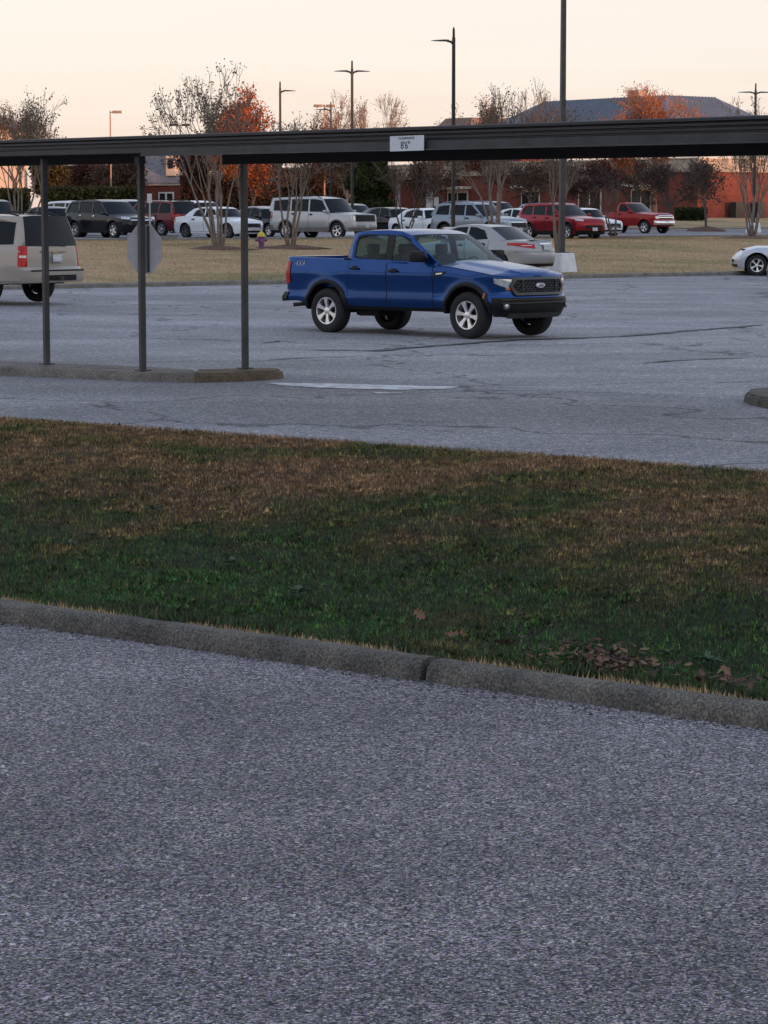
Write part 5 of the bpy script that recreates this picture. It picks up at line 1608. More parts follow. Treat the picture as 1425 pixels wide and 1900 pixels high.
# trees beyond
shade_tree(452, 168, 160, 82, 31, 'orange leaved tree glowing in the last sun behind the tallest multi stem tree', L_ORANGE, 24000, .085, name='autumn_tree', clump=.26, maxlev=6, trunk_r=.2)
shade_tree(1213, 178, 150, 140, 32, 'orange twigged tree lit by the sun before the blue roof', L_ORANGE, 12000, .06, M('orange_brown_bark', (.34, .17, .10), .85), name='autumn_tree', clump=.22, trunk_r=.2, spread=.36, maxlev=6)
shade_tree(1306, 165, 296, 62, 33, 'young brown leaved tree in a mulch ring before the red brick wall', L_BROWN, 1887, .07, name='autumn_tree', trunk_r=.09, clump=.3)
shade_tree(980, 215, 150, 70, 34, 'tall bare grey tree rising left of the blue hipped roof', L_BROWN, 660, .06)
shade_tree(915, 190, 185, 75, 35, 'reddish bare tree behind the front multi stem tree', L_RUST, 7700, .07)
shade_tree(610, 235, 168, 78, 36, 'tall pale bare tree between the two middle lamp posts', L_RUST, 1540, .07, M_BARK_TAN)
shade_tree(700, 240, 172, 66, 37, 'tall pale bare tree right of the double armed lamp post', L_RUST, 1100, .07, M_BARK_TAN)
shade_tree(640, 200, 275, 66, 38, 'brown twiggy tree with leaning pale trunk behind the silver boxy SUV', L_BROWN, 3960, .08, M_BARK_TAN)
shade_tree(560, 205, 236, 95, 39, 'low rust brown tree behind the canopy and the second myrtle', L_RUST, 9900, .08)
shade_tree(470, 210, 270, 75, 40, 'dark brown twiggy tree over the black saloon', L_BROWN, 5940, .09)
shade_tree(395, 212, 262, 70, 41, 'dark purple brown tree beyond the white SUV', L_PURPLE, 9900, .09)
shade_tree(212, 215, 285, 62, 42, 'dense dark tree beside the far left lamp post', L_BROWN, 9240, .10)
shade_tree(160, 222, 288, 42, 43, 'reddish brown shrubby tree right of the olive tree', L_PURPLE, 11000, .10)
shade_tree(112, 205, 285, 48, 44, 'olive leaved tree above the clipped hedge', L_OLIVE, 19800, .10, name='leafy_tree')
shade_tree(30, 215, 190, 92, 45, 'rusty bare tree before the pale building at the left edge', L_RUST, 6600, .07)
shade_tree(820, 190, 285, 78, 46, 'dark bare tree in front of the brick wall by the entrance', L_BROWN, 5016, .08)
shade_tree(1090, 175, 296, 95, 47, 'dark purple brown tree shading the brick wall right of the lamp post', L_PURPLE, 6655, .08)
shade_tree(1235, 170, 300, 70, 48, 'low dark twiggy tree behind the red single cab pickup', L_BROWN, 2541, .08)
shade_tree(985, 182, 288, 80, 71, 'brown leaved tree before the brick wall left of the foreground lamp post', L_BROWN, 2970, .08)
shade_tree(1160, 184, 286, 78, 72, 'wide brown twiggy tree before the school right of the foreground lamp post', L_BROWN, 2640, .08)
# evergreen
rs = np.random.RandomState(50)
d_ = 185; x_ = (690 - 712.5) / F_PX * d_; z_ = ground_z(x_, d_)
ev = empty('evergreen_tree', (x_, d_, z_))
bm = bmesh.new(); tube(bm, [(0, 0, -.1), (0, 0, 2.0), (.1, 0, 5.2)], [.14, .11, .03], 8); bobj('trunk', bm, M_BARK_GREY, ev, smooth=60)
n = 16000
h = rs.rand(n) ** .8; z = .7 + h * 4.9
lob = 1 + .25 * np.sin(z * 5 + 3 * np.sin(z)); a = rs.rand(n) * 6.283
rad = 1.35 * np.sqrt(np.clip(1 - ((h - .38) / .66) ** 2, 0.01, 1)) * lob * (1 + .18 * np.sin(a * 5 + z * 2)) * (.55 + .45 * np.sqrt(rs.rand(n)))
P = np.stack([rad * np.cos(a), rad * np.sin(a), z], 1)
V, F_, rn = leaves_np(P, .13, rs); np_mesh('crown', V, F_, L_EVER, ev, rn)
tag(ev, 'dense dark evergreen tree beyond the cars right of the double armed lamp', 'tree', 'trees beyond the car park')
# clipped hedges and shrubs
def hedge(u0, u1, d, vtop, depth, label, leaf=L_HEDGE, n=9000, cat='hedge', dd=0.0, size=.12):
    x0, x1 = (u0 - 712.5) / F_PX * d, (u1 - 712.5) / F_PX * d
    zg = ground_z((x0 + x1) / 2, d); H = (HORIZON - vtop) * d / F_PX + CAM_H - zg
    r = np.random.RandomState(int(u0 + 2000)); root = empty(cat if cat != 'hedge' else 'hedge', ((x0 + x1) / 2, d, zg))
    w = (x1 - x0)
    P = np.stack([(r.rand(n) - .5) * w, (r.rand(n) - .5) * depth + dd * 0, r.rand(n) * H], 1)
    face = r.rand(n); P[:, 1] = np.where(face < .5, -depth / 2 + .1 * r.randn(n), P[:, 1]); P[:, 2] = np.where(face > .8, H + .06 * r.randn(n), P[:, 2])
    V, F_, rn = leaves_np(P, size, r); np_mesh('foliage', V, F_, leaf, root, rn)
    bm = bmesh.new(); box(bm, (0, 0, H * .46), (w * .98, depth * .8, H * .9)); bobj('twig_core', bm, M('hedge_core', (.02, .024, .014), .95), root)
    tag(root, label, 'hedge'); return root
hedge(86, 262, 190, 351, 2.0, 'long clipped green hedge behind the left hand cars', n=12000)
hedge(-60, 60, 196, 354, 2.0, 'dark hedge under the rusty tree at the left edge', n=8000)
hedge(1248, 1306, 200, 388, 1.2, 'low dark shrub bed at the foot of the brick corner', n=3500, size=.09)
hedge(340, 470, 222, 330, 2.5, 'dark brown thicket behind the white SUV', leaf=L_THICKET, n=18000, size=.11)
hedge(470, 735, 232, 318, 3.0, 'long dark thicket closing the view behind the middle cars', leaf=L_THICKET, n=30000, size=.11)
hedge(120, 270, 236, 312, 3.0, 'brown thicket between the olive tree and the small brick house', leaf=L_THICKET, n=18000, size=.11)
# mulch rings
M_MULCH = M('pine_straw_mulch', (0.105, 0.048, 0.032), .95, var=.4, scale=6, bump=.5)
def mulch(u, d, rx, ry, label, h=.12):
    x = (u - 712.5) / F_PX * d; z = ground_z(x, d) + .04
    r = np.random.RandomState(int(u)); bm = bmesh.new(); n = 22
    rings = []
    for k, (f, hh) in enumerate(((1, -.05), (.8, .35), (.45, .8), (.1, 1))):
        rings.append([bm.verts.new((rx * f * math.cos(6.283 * i / n) * (1 + .12 * r.randn() * (k < 2)), ry * f * math.sin(6.283 * i / n), hh * h + .01 * r.randn())) for i in range(n)])
    for a, b in zip(rings, rings[1:]):
        for i in range(n): bm.faces.new((a[i], a[(i + 1) % n], b[(i + 1) % n], b[i]))
    bm.faces.new(rings[-1])
    o = bobj('mulch_bed', bm, M_MULCH, None, smooth=60, loc=(x, d, z)); tag(o, label, 'mulch bed')
mulch(408, 92, 1.3, 1.2, 'reddish mulch ring round the tallest multi stem tree')
mulch(541, 94, 1.4, 1.2, 'reddish mulch ring behind the tail of the blue pickup')
mulch(1306, 165, 1.35, 1.5, 'mounded reddish mulch ring under the young brown tree', .3)
mulch(1385, 121, 1.7, 1.6, 'reddish mulch ring under the tree near the right edge')
mulch(1150, 120, 1.2, 1.4, 'reddish mulch patch by the nose of the red crossover')
# ================================================================== lamp posts
M_POLE = M('dark_lamp_post', (0.022, 0.02, 0.02), .6, metal=.1, var=.2)
M_POLE_NEAR = M('bronze_lamp_post', (0.06, 0.057, 0.06), .5, metal=.3, var=.2)
def lamp(u, d, top_v, arms, label, r=.085, base=True, mat=None, square=True, arm_len=1.0, style='blade'):
    mat = mat or M_POLE
    x = (u - 712.5) / F_PX * d; z = ground_z(x, d)
    H = (HORIZON - top_v) * d / F_PX + CAM_H - z
    root = empty('lamp_post', (x, d, z), R(6))
    zb = 0.0
    if base:
        zb = .62; bm = bmesh.new()
        prism_pts = [(-1, -1), (1, -1), (1, 1), (-1, 1)]
        lo = [bm.verts.new((.37 * a, .37 * b, -.1)) for a, b in prism_pts]; hi = [bm.verts.new((.285 * a, .285 * b, zb)) for a, b in prism_pts]
        for i in range(4): bm.faces.new((lo[i], lo[(i + 1) % 4], hi[(i + 1) % 4], hi[i]))
        bm.faces.new(hi); bm.faces.new(lo)
        bmesh.ops.bevel(bm, geom=bm.edges, offset=.025, segments=2, affect='EDGES')
        b = bobj('concrete_base', bm, M_BASE, root, smooth=40); b.rotation_euler = (0, 0, R(33))
        boxobj('base_plate', (0, 0, zb + .015), (.36, .36, .03), mat, root, 0, Matrix.Rotation(R(33), 4, 'Z'))
    bm = bmesh.new(); n = 4 if square else 10
    tube(bm, [(0, 0, zb), (0, 0, H - .45)], [r, r * .8], n); 
    p = bobj('pole', bm, mat, root, smooth=30); p.rotation_euler = (0, 0, R(12))
    bm = bmesh.new(); tube(bm, [(0, 0, H - .45), (0, 0, H - .10), (0, 0, H)], [r * .55, r * .5, .01], 8); bobj('finial', bm, mat, root, smooth=50)
    for sd in arms:
        za = H - .62
        bm = bmesh.new()
        if style == 'blade':
            tube(bm, [(0, 0, za - .12), (sd * .12, 0, za), (sd * .28, 0, za + .03)], [.05, .05, .045], 8); bobj('arm', bm, mat, root, smooth=50)
            bm = bmesh.new()
            prof = [(.24, .055, .06), (.45, .10, .065), (.75, .13, .05), (1.0, .12, .03), (1.12, .06, .015)]
            rings = []
            for a, w_, t_ in prof:
                xx = sd * a * arm_len
                rings.append([bm.verts.new(q) for q in ((xx, -w_, za + .03), (xx, 0, za + .03 + t_), (xx, w_, za + .03), (xx, 0, za + .03 - t_ * .4))])
            for A, B in zip(rings, rings[1:]):
                for i in range(4): bm.faces.new((A[i], A[(i + 1) % 4], B[(i + 1) % 4], B[i]))
            bm.faces.new(rings[0]); bm.faces.new(rings[-1])
            bobj('lamp_head', bm, mat, root, smooth=40)
        else:
            box(bm, (sd * .10, 0, H - .16), (.3, .06, .06)); bobj('arm', bm, mat, root)
            bm = bmesh.new(); box(bm, (sd * .52, 0, H - .13), (.72, .4, .2), None, .04); bobj('lamp_head', bm, mat, root, smooth=40)
    tag(root, label, 'lamp post', 'lamp posts')
    return root
lamp(1040.5, 79.5, -40, (), 'nearest tall lamp post on a white concrete base running out of the frame', .115, mat=M_POLE_NEAR)
lamp(840, 110, 57, (-1,), 'tall lamp post with a single arm to the left', .10, arm_len=.85)
lamp(654, 137, 117, (-1, 1), 'double armed lamp post behind the silver boxy SUV', .095, arm_len=.85)
lamp(522, 157, 155, (1,), 'lamp post with a single arm to the right by the orange tree', .095, arm_len=.85)
lamp(615, 186, 192, (-1,), 'farther lamp post with one short arm to the left', .09, False)
M_POLE_TAN = M('tan_lamp_post', (0.30, 0.19, 0.13), .6)
lamp(603, 215, 197, (-1, 1), 'far orange tinted lamp post with box heads', .08, False, M_POLE_TAN, style='box')
lamp(210, 200, 208, (1,), 'thin pinkish lamp post with a box head at the far left', .075, False, M_POLE_TAN, style='box')
lamp(338, 235, 232, (-1, 1), 'far lamp post half lost in the branches of the tallest tree', .07, False, style='box')
lamp(1394, 159, 158, (-1, 1), 'double armed lamp post near the right edge', .095)

# ================================================================== buildings
def brick(name, c1, c2, mortar, scale=1.0):
    t = NT(name)
    b = t.n.new('ShaderNodeTexBrick'); b.inputs['Scale'].default_value = scale
    b.inputs['Brick Width'].default_value = .22; b.inputs['Row Height'].default_value = .075; b.inputs['Mortar Size'].default_value = .008
    b.inputs['Color1'].default_value = (*c1, 1); b.inputs['Color2'].default_value = (*c2, 1); b.inputs['Mortar'].default_value = (*mortar, 1)
    sp = t.n.new('ShaderNodeSeparateXYZ'); t.l.new(t.co, sp.inputs[0])
    cb = t.n.new('ShaderNodeCombineXYZ'); t.l.new(t.math('ADD', sp.outputs[0], sp.outputs[1]), cb.inputs[0]); t.l.new(sp.outputs[2], cb.inputs[1])
    t.l.new(cb.outputs[0], b.inputs['Vector'])
    t.col(t.mix(1.0, b.outputs['Color'], t.ramp(t.noise(.8, 4), [(.3, (.75, .75, .75)), (.7, (1.15, 1.15, 1.15))]), 'MULTIPLY')); t.set(rough=.9, spec=.2)
    return t.m
M_BRICK = brick('red_brick', (.22, .055, .036), (.15, .036, .028), (.12, .08, .07))
M_TRIM = M('cream_trim', (.55, .50, .44), .7, var=.1)
M_ROOF = M('blue_grey_metal_roof', (.095, .115, .145), .5, metal=.0, var=.12, scale=.6)
M_ROOF2 = M('grey_shingles', (.17, .16, .17), .9, var=.25, scale=3)
M_BAND = M('tan_stone_band', (.34, .29, .24), .85, var=.35, scale=1.2)
M_WIN = glass_mat('window_glass', (.02, .024, .03), False)
# brick school, corner towards the camera, walls along the site grid
d_c = 215.0; x_c = (1290 - 712.5) / F_PX * d_c
t_c, w_c = to_tw(x_c, d_c)
zb = ground_z(x_c, d_c) - .2
school = empty('brick_school', (x_c, d_c, zb), TH)      # local x along t (right, away), y along w (left, away)
LW, LT, HB = 64.0, 60.0, 3.9
bm = bmesh.new(); box(bm, (LT / 2, LW / 2, HB / 2), (LT, LW, HB)); bobj('wall', bm, M_BRICK, school)
bm = bmesh.new(); box(bm, (LT / 2, LW / 2, HB + .55), (LT + .5, LW + .5, 1.1), None, .08); bobj('parapet_band', bm, M_BAND, school)
boxobj('coping', (LT / 2, LW / 2, HB + 1.15), (LT + .7, LW + .7, .1), M_TRIM, school)
# hipped metal roof set back behind the parapet: flat-topped, with standing seams
def roof_quad(name, base, top):
    bm = bmesh.new(); b = [bm.verts.new(p) for p in base]; t = [bm.verts.new(p) for p in top]
    n = len(base)
    for i in range(n): bm.faces.new((b[i], b[(i + 1) % n], t[(i + 1) % n], t[i]))
    bm.faces.new(t)
    return bobj(name, bm, M_ROOF, school)
def loc_px(u, v, w_or_t, fixed):
    """school-local point seen at pixel (u, v) in the plane local x = fixed ('x') or y = fixed ('y')"""
    lo, hi = 120.0, 420.0
    f = lambda d: (lambda q: to_tw(q.x, q.y))(at_d(u, v, d))
    for _ in range(60):
        m = (lo + hi) / 2; t_, w_ = f(m)
        val = (t_ - t_c) if w_or_t == 'x' else (w_ - w_c)
        if val < fixed: lo = m
        else: hi = m
    q = at_d(u, v, lo); t_, w_ = to_tw(q.x, q.y)
    return Vector((t_ - t_c, w_ - w_c, q.z - zb))
A = loc_px(1010, 188, 'x', 9.0); B = loc_px(1236, 177, 'x', 9.0)
zt = (A.z + B.z) / 2
y0, y1 = B.y, A.y
x1 = loc_px(1326, 182, 'y', B.y).x
E_ = 6.5; ze = zt - 4.2
top_ = [(9, y0, zt), (x1, y0, zt), (x1, y1, zt), (9, y1, zt)]
base_ = [(9 - E_, y0 - E_, ze), (x1 + E_, y0 - E_, ze), (x1 + E_, y1 + E_, ze), (9 - E_, y1 + E_, ze)]
rf = roof_quad('roof', base_, top_)
print('roof', top_, base_, zt)
bm = bmesh.new()
def seam(p, q): tube(bm, [Vector(p) + Vector((0, 0, .02)), Vector(q) + Vector((0, 0, .02))], .035, 4)
for k in np.linspace(0, 1, 40):
    yt = lerp(y0, y1, k); seam((9, yt, zt), (9 - E_, yt, ze))
for k in np.linspace(0, 1, 16):
    xt = lerp(9, x1, k); seam((xt, y0, zt), (xt, y0 - E_, ze))
bobj('standing_seams', bm, M_ROOF, rf)
bm = bmesh.new(); box(bm, (9 + .4, y0 + 4.0, zt + .3), (1.0, 1.4, .6), None, .05); bobj('roof_vent', bm, M('galvanised_vent', (.45, .40, .34), .5, metal=.3), rf)
# windows and doors on the left-hand front, porch with white columns
def wall_window(y, w, z0, z1, frame=M_TRIM):
    f = boxobj('window', (-.02, y, (z0 + z1) / 2), (.12, w, z1 - z0), frame, school)
    for s_ in (-1, 1):
        boxobj('pane', (-.085, y + s_ * w * .24, (z0 + z1) / 2 - .05), (.03, w * .42, (z1 - z0) * .8), M_WIN, f)
for u_, w_ in ((850, 1.8), (1095, 1.8), (1190, 1.5), (985, 1.5), (700, 2.2)):
    y_ = loc_px(u_, 380, 'x', 0.0).y
    wall_window(y_, w_ * 1.6, .2, 2.7)
    boxobj('door_canopy', (-.5, y_, 2.86), (1.1, w_ * 1.6 + .8, .26), M_TRIM, school, .02)
for u_ in (737, 797):
    y_ = loc_px(u_, 380, 'x', -2.2).y
    bm = bmesh.new(); tube(bm, [(-2.2, y_, 0), (-2.2, y_, 3.5)], .32, 12); bobj('porch_column', bm, M('white_column', (.6, .6, .62), .6), school, smooth=40)
    boxobj('column_cap', (-2.2, y_, 3.58), (.8, .8, .16), M_TRIM, school)
boxobj('porch_roof', (-1.3, loc_px(767, 380, 'x', -2.2).y, 3.85), (2.9, 9.0, .36), M_BAND, school, .03)
# services on the sunlit right-hand wall
for k, u_ in enumerate((1376, 1416)):
    xx = loc_px(u_, 392, 'y', -1.2).x
    boxobj('utility_cabinet', (xx, -.7, .8), (1.0, .7, 1.3), M('dark_cabinet', (.03, .032, .035), .6), school, .03)
tag(school, 'red brick school building with blue grey hipped metal roof on the right', 'building')
# lower brown-roofed block to the left of it
x_, d_ = (905 - 712.5) / F_PX * 262, 262.0
blk = empty('low_block', (x_, d_, ground_z(x_, d_)), TH)
boxobj('wall', (0, 0, 3.7), (10, 6, 7.4), M_BRICK, blk)
bm = bmesh.new(); b_ = [bm.verts.new(p) for p in ((-5.6, -3.6, 7.4), (5.6, -3.6, 7.4), (5.6, 3.6, 7.4), (-5.6, 3.6, 7.4))]; t_ = [bm.verts.new(p) for p in ((-4, -2, 9.6), (4, -2, 9.6), (4, 2, 9.6), (-4, 2, 9.6))]
for i in range(4): bm.faces.new((b_[i], b_[(i + 1) % 4], t_[(i + 1) % 4], t_[i]))
bm.faces.new(t_); bm.faces.new(b_); bobj('roof', bm, M('brown_shingles', (.20, .13, .10), .9, var=.25, scale=3), blk)
tag(blk, 'brown roofed low block showing above the canopy left of the blue roof', 'building')
# small brick house with a gable and dormer
d_ = 240.0; x_ = (305 - 712.5) / F_PX * d_
hs = empty('brick_house', (x_, d_, ground_z(x_, d_) - .1), R(-14))
zt_ = (HORIZON - 345) * d_ / F_PX + CAM_H - ground_z(x_, d_) + .1
boxobj('wall', (0, 3, zt_ / 2), (3.6, 6, zt_), M_BRICK, hs)
boxobj('fascia', (0, 3, zt_ + .10), (3.9, 6.3, .2), M_TRIM, hs)
bm = bmesh.new()
v = [(-3.6, -.3, zt_ + .2), (2.0, -.3, zt_ + .2), (2.0, 6.3, zt_ + .2), (-3.6, 6.3, zt_ + .2), (-3.0, 3, zt_ + 3.6), (-1.2, 3, zt_ + 3.6)]
V_ = [bm.verts.new(p) for p in v]
for f in ((0, 1, 5, 4), (2, 3, 4, 5), (1, 2, 5), (3, 0, 4), (0, 1, 2, 3)): bm.faces.new([V_[i] for i in f])
bobj('roof', bm, M_ROOF2, hs)
wf_ = boxobj('window', (.35, -.03, zt_ - 1.15), (1.5, .1, 1.1), M('white_window_frame', (.7, .68, .65), .5), hs)
for s_ in (-.36, .36): boxobj('pane', (.35 + s_, -.095, zt_ - 1.15), (.52, .03, .84), M_WIN, wf_)
dm = boxobj('dormer', (.75, .9, zt_ + 1.9), (.9, 1.6, 2.0), M('peach_siding', (.60, .47, .36), .7), hs)
boxobj('dormer_window', (.75, .08, zt_ + 2.0), (.5, .06, .9), M_WIN, dm)
tag(hs, 'small brick house with white window and dormer behind the maroon SUV', 'house')
# pale building at the left edge
d_ = 232.0; x_ = (-128 - 712.5) / F_PX * d_
pb = empty('pale_building', (x_, d_, ground_z(x_, d_) - .1), R(-20))
M_STUCCO = M('pale_stucco', (.50, .41, .34), .85, var=.12, scale=.8)
boxobj('wall', (0, 4, 3.9), (11.5, 8, 7.8), M_STUCCO, pb)
bm = bmesh.new()
V_ = [bm.verts.new(p) for p in ((-6.8, -.8, 7.8), (6.8, -.8, 7.8), (6.8, 8.8, 7.8), (-6.8, 8.8, 7.8), (-5, 4, 10.2), (2.6, 4, 9.9))]
for f in ((0, 1, 5, 4), (2, 3, 4, 5), (1, 2, 5), (3, 0, 4), (0, 1, 2, 3)): bm.faces.new([V_[i] for i in f])
bobj('roof', bm, M_ROOF2, pb)
boxobj('eave_board', (0, -.83, 7.72), (13.7, .08, .35), M('bright_eave', (.62, .42, .22), .6), pb)
for xx in (-3.4, 0, 3.4):
    f = boxobj('window', (xx, -.03, 3.1), (1.5, .1, 1.7), M_TRIM, pb); boxobj('pane', (xx, -.095, 3.1), (1.2, .03, 1.4), M_WIN, f)
tag(pb, 'pale stucco building with lit eaves at the left edge behind the bare tree', 'building')

# ================================================================== hydrant, small signs
x_, d_ = (486 - 712.5) / F_PX * 93, 93.0
hy = empty('fire_hydrant', (x_, d_, ground_z(x_, d_) + .03), R(20))
M_PURP = M('purple_paint', (.16, .06, .17), .5, var=.25); M_YEL = M('yellow_paint', (.60, .47, .06), .5)
bm = bmesh.new(); lathe(bm, [(.16, -.02), (.16, .03), (.10, .05), (.105, .40), (.14, .41), (.14, .45)], 16); bobj('barrel', bm, M_PURP, hy, smooth=40)
bm = bmesh.new(); lathe(bm, [(.145, .45), (.145, .48), (.12, .55), (.07, .61), (.03, .63), (.03, .69), (.01, .69)], 16); bobj('bonnet', bm, M_YEL, hy, smooth=40)
for sd in (-1, 1):
    bm = bmesh.new(); tube(bm, [(sd * .08, 0, .33), (sd * .20, 0, .33)], .055, 10); tube(bm, [(sd * .20, 0, .33), (sd * .23, 0, .33)], .025, 6); bobj('hose_outlet', bm, M_PURP, hy, smooth=40)
bm = bmesh.new(); tube(bm, [(0, -.08, .30), (0, -.20, .30)], .075, 12); bobj('pumper_outlet', bm, M_PURP, hy, smooth=40)
tag(hy, 'purple fire hydrant with a yellow top on the tan lawn', 'hydrant')
M_SIGNW = M('pale_sign_panel', (.55, .57, .58), .5, var=.1)
def small_sign(u, d, vtop, vpan, wpx, vbase, label, octa=False):
    x = (u - 712.5) / F_PX * d; z = ground_z(x, d)
    zt = (HORIZON - vtop) * d / F_PX + CAM_H - z; zp = (HORIZON - vpan) * d / F_PX + CAM_H - z; w = wpx * d / F_PX
    r = empty('post_sign', (x, d, z), R(-8))
    bm = bmesh.new(); tube(bm, [(0, 0, -.05), (0, 0, zp + .05)], .035, 8); bobj('sign_post', bm, M('galvanised_post', (.42, .42, .43), .5, metal=.4), r, smooth=40)
    boxobj('sign_panel', (0, -.045, (zt + zp) / 2), (w, .01, zt - zp), M_SIGNW, r, .004)
    tag(r, label, 'sign'); return r
small_sign(281, 113, 360, 377, 9, 420, 'small pale sign on a thin post right of the middle canopy post')
small_sign(809, 118, 366, 383, 9, 400, 'small white sign on a thin post left of the tall lamp post')
# wheel stops at the front of the far stalls
for k, (u_, d_) in enumerate(((300, 116.0), (620, 114.5), (1100, 118.5))):
    x_ = (u_ - 712.5) / F_PX * d_
    bm = bmesh.new(); prism(bm, [(-.1, 0), (.1, 0), (.07, .13), (-.07, .13)], -.9, .9, lambda a, b, h: (h * CT - a * ST, h * ST + a * CT, b))
    o = bobj('wheel_stop', bm, M_KERB_PALE, None, loc=(x_, d_, ground_z(x_, d_) + .03))
    tag(o, ('concrete wheel stop behind the stop sign', 'concrete wheel stop before the silver boxy SUV', 'concrete wheel stop under the nose of the red crossover')[k], 'wheel stop')

# ================================================================== fallen leaves and weeds on the verge
M_LEAF = [M('fallen_leaf_brown', (.10, .042, .028), .85, var=.3, scale=30), M('fallen_leaf_tan', (.19, .105, .06), .85, var=.3, scale=30), M('fallen_leaf_dark', (.06, .032, .026), .85, var=.3, scale=30)]
def oak_leaf(seed):
    r = random.Random(seed); bm = bmesh.new()
    side = []
    for k, (x, w) in enumerate(((-.5, .015), (-.42, .05), (-.30, .22), (-.22, .10), (-.05, .30), (.04, .13), (.20, .27), (.28, .10), (.42, .14), (.5, .0))):
        side.append((x, w * r.uniform(.8, 1.2)))
    L_ = [bm.verts.new((x, w, .12 * abs(w) * r.uniform(.5, 3) + .25 * x * x)) for x, w in side]
    Rr = [bm.verts.new((x, -w, .12 * abs(w) * r.uniform(.5, 3) + .25 * x * x)) for x, w in side[:-1]] + [L_[-1]]
    mid = [bm.verts.new((x, 0, .25 * x * x)) for x, _ in side[:-1]] + [L_[-1]]
    for A_ in (L_, Rr):
        for i in range(len(side) - 1):
            f = [A_[i], A_[i + 1], mid[i + 1], mid[i]]; f = list(dict.fromkeys(f))
            if len(f) > 2: bm.faces.new(f)
    me = bpy.data.meshes.new('leaf'); bm.to_mesh(me); bm.free()
    return me
LEAF = []
for k in range(6):
    me = oak_leaf(k); me.materials.append(M_LEAF[k % 3]); LEAF.append(me)
def put_leaf(name, x, y, z, s, r, parent=None, off=(0, 0, 0)):
    o = bpy.data.objects.new(name, LEAF[r.randrange(6)])
    o.location = (x - off[0], y - off[1], z - off[2]); o.scale = (s, s, s)
    o.rotation_euler = (r.uniform(-.6, .6), r.uniform(-.6, .6), r.uniform(0, 6.28))
    return link(o, parent)
r = random.Random(4)
def on_verge(u, v):
    lo, hi = 8.0, 30.0
    for _ in range(50):
        m = (lo + hi) / 2; q = at_d(u, v, m)
        if q.z > ground_z(q.x, q.y): lo = m
        else: hi = m
    return at_d(u, v, lo)
c0 = on_verge(1130, 1243)
pile = empty('leaf_pile', c0)
for k in range(300):
    u = 1125 + r.gauss(0, 56); v = 1240 + (u - 1130) * .13 + r.gauss(0, 13)
    q = on_verge(u, v); put_leaf('leaf', q.x, q.y, q.z + .03 + abs(r.gauss(0, .02)), r.uniform(.035, .068), r, pile, c0)
tag(pile, 'drift of brown oak leaves lying in the grass against the near kerb', 'leaves')
c0 = on_verge(1350, 1280)
pile = empty('leaf_pile', c0)
for k in range(36):
    u = 1350 + r.gauss(0, 45); v = 1272 + (u - 1350) * .1 + r.gauss(0, 9)
    q = on_verge(u, v); put_leaf('leaf', q.x, q.y, q.z + .03, r.uniform(.045, .08), r, pile, c0)
tag(pile, 'loose scatter of brown leaves by the kerb at the right edge', 'leaves')
for u, v, lab in ((780, 1153, 'single rusty fallen leaf standing in the grass above the kerb joint'), (848, 1192, 'brown fallen leaves clump just right of the kerb joint'), (992, 1188, 'pale tan fallen leaf in the grass left of the leaf drift'),
                  (936, 1208, 'small fallen leaf halfway between kerb joint and leaf drift'), (870, 1197, 'curled brown fallen leaf near the kerb joint clump')):
    q = on_verge(u, v); o = put_leaf('fallen_leaf', q.x, q.y, q.z + .04, .12, r); o.rotation_euler = (r.uniform(.6, 1.2), r.uniform(-.3, .3), r.uniform(0, 6))
    tag(o, lab, 'leaf')
L_WEED = [M('weed_green', (.05, .095, .045), .7, var=.3, scale=12), M('weed_grey_green', (.085, .12, .085), .7, var=.25, scale=12)]
def weed(u, v, n, size, m, seed, label):
    r = random.Random(seed); q = on_verge(u, v); root = empty('weed', q)
    for k in range(n):
        a = 6.283 * k / n + r.uniform(-.3, .3); L_ = .62 * size * r.uniform(.6, 1.1); el_ = r.uniform(.3, .9)
        bm = bmesh.new(); pts = []
        for t_ in (0, .3, .6, .85, 1):
            rr = L_ * t_ * math.cos(el_); zz = L_ * (math.sin(el_) * t_ - .45 * t_ * t_) + .015; w = .22 * L_ * math.sin(min(1, t_ + .12) * math.pi) * .6
            ca, sa = math.cos(a), math.sin(a)
            pts.append([bm.verts.new((rr * ca - w * sa * s_, rr * sa + w * ca * s_, zz + abs(s_) * .01)) for s_ in (-1, 0, 1)])
        for A_, B_ in zip(pts, pts[1:]):
            for i in range(2): bm.faces.new((A_[i], A_[i + 1], B_[i + 1], B_[i]))
        bobj('leaf', bm, m, root, smooth=60)
    tag(root, label, 'weed')
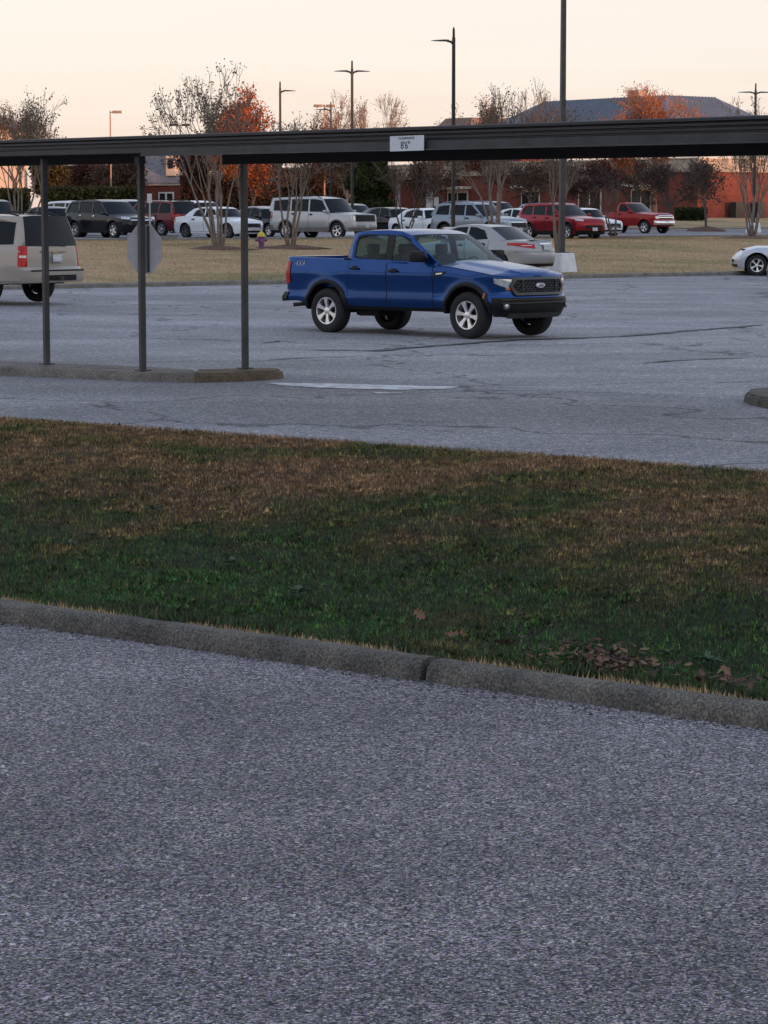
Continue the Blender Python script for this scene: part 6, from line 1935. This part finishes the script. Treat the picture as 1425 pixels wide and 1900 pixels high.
for k, (u, v, n, sz, mi, lab) in enumerate((
    (1312, 1232, 11, .20, 0, 'broad leaved green weed growing by the right hand kerb'), (1240, 1220, 8, .15, 0, 'green weed left of the larger broad leaved one'),
    (172, 998, 8, .14, 0, 'bright little weed on the bare red soil patch'), (793, 1052, 7, .17, 1, 'grey green weed in mid verge below the blue pickup'),
    (555, 1105, 9, .20, 0, 'dark green weed tuft above the middle of the kerb'), (130, 1015, 8, .16, 1, 'grey green weed left of the bare soil'),
    (430, 1050, 8, .17, 1, 'grey green weed in the left of the verge'), (285, 950, 8, .2, 1, 'pale weed high on the left of the verge'), (1300, 1052, 7, .16, 0, 'green weed on the right of the verge'),
    (640, 1195, 8, .15, 0, 'low weed just behind the kerb left of its joint'), (330, 1140, 9, .17, 0, 'low weed behind the kerb at left'), (1010, 1140, 8, .14, 0, 'small weed above the pale fallen leaf'))):
    weed(u, v, n, sz, L_WEED[mi], 60 + k, lab)

# ================================================================== added unseen ridge, shaped to keep the low sun off the near lots
az = Vector((math.sin(SUN_AZ), math.cos(SUN_AZ), 0)); si = Vector((az.y, -az.x, 0))
rs = np.random.RandomState(77)
D_, bm = 420.0, bmesh.new()
rows = []
nn_ = 440
hts = 58.0 + 1.2 * np.sin(np.arange(nn_) * .31) + 1.0 * rs.randn(nn_) + .8 * np.sin(np.arange(nn_) * .07)
for i in range(nn_):
    s_ = lerp(-1100, 1100, i / (nn_ - 1))
    base = az * D_ + si * s_
    hts[i] += 3.4 * min(1, max(0, (s_ + 182) / 30))  # crest raised along here to shade the lower part of the orange tree
    rows.append([bm.verts.new(base + az * o_ + Vector((0, 0, h_))) for o_, h_ in ((-150, -2), (-60, 10), (-12, hts[i] * .8), (0, hts[i]), (40, hts[i] * .7), (160, -2))])
for a, b in zip(rows, rows[1:]):
    for k in range(5): bm.faces.new((a[k], a[k + 1], b[k + 1], b[k]))
o = bobj('unseen_shade_ridge', bm, M('shade_ridge_brown', (.055, .045, .035), .95, var=.4, scale=.05), smooth=60); o['kind'] = 'structure'  # sun blocker out of view, added for its shade
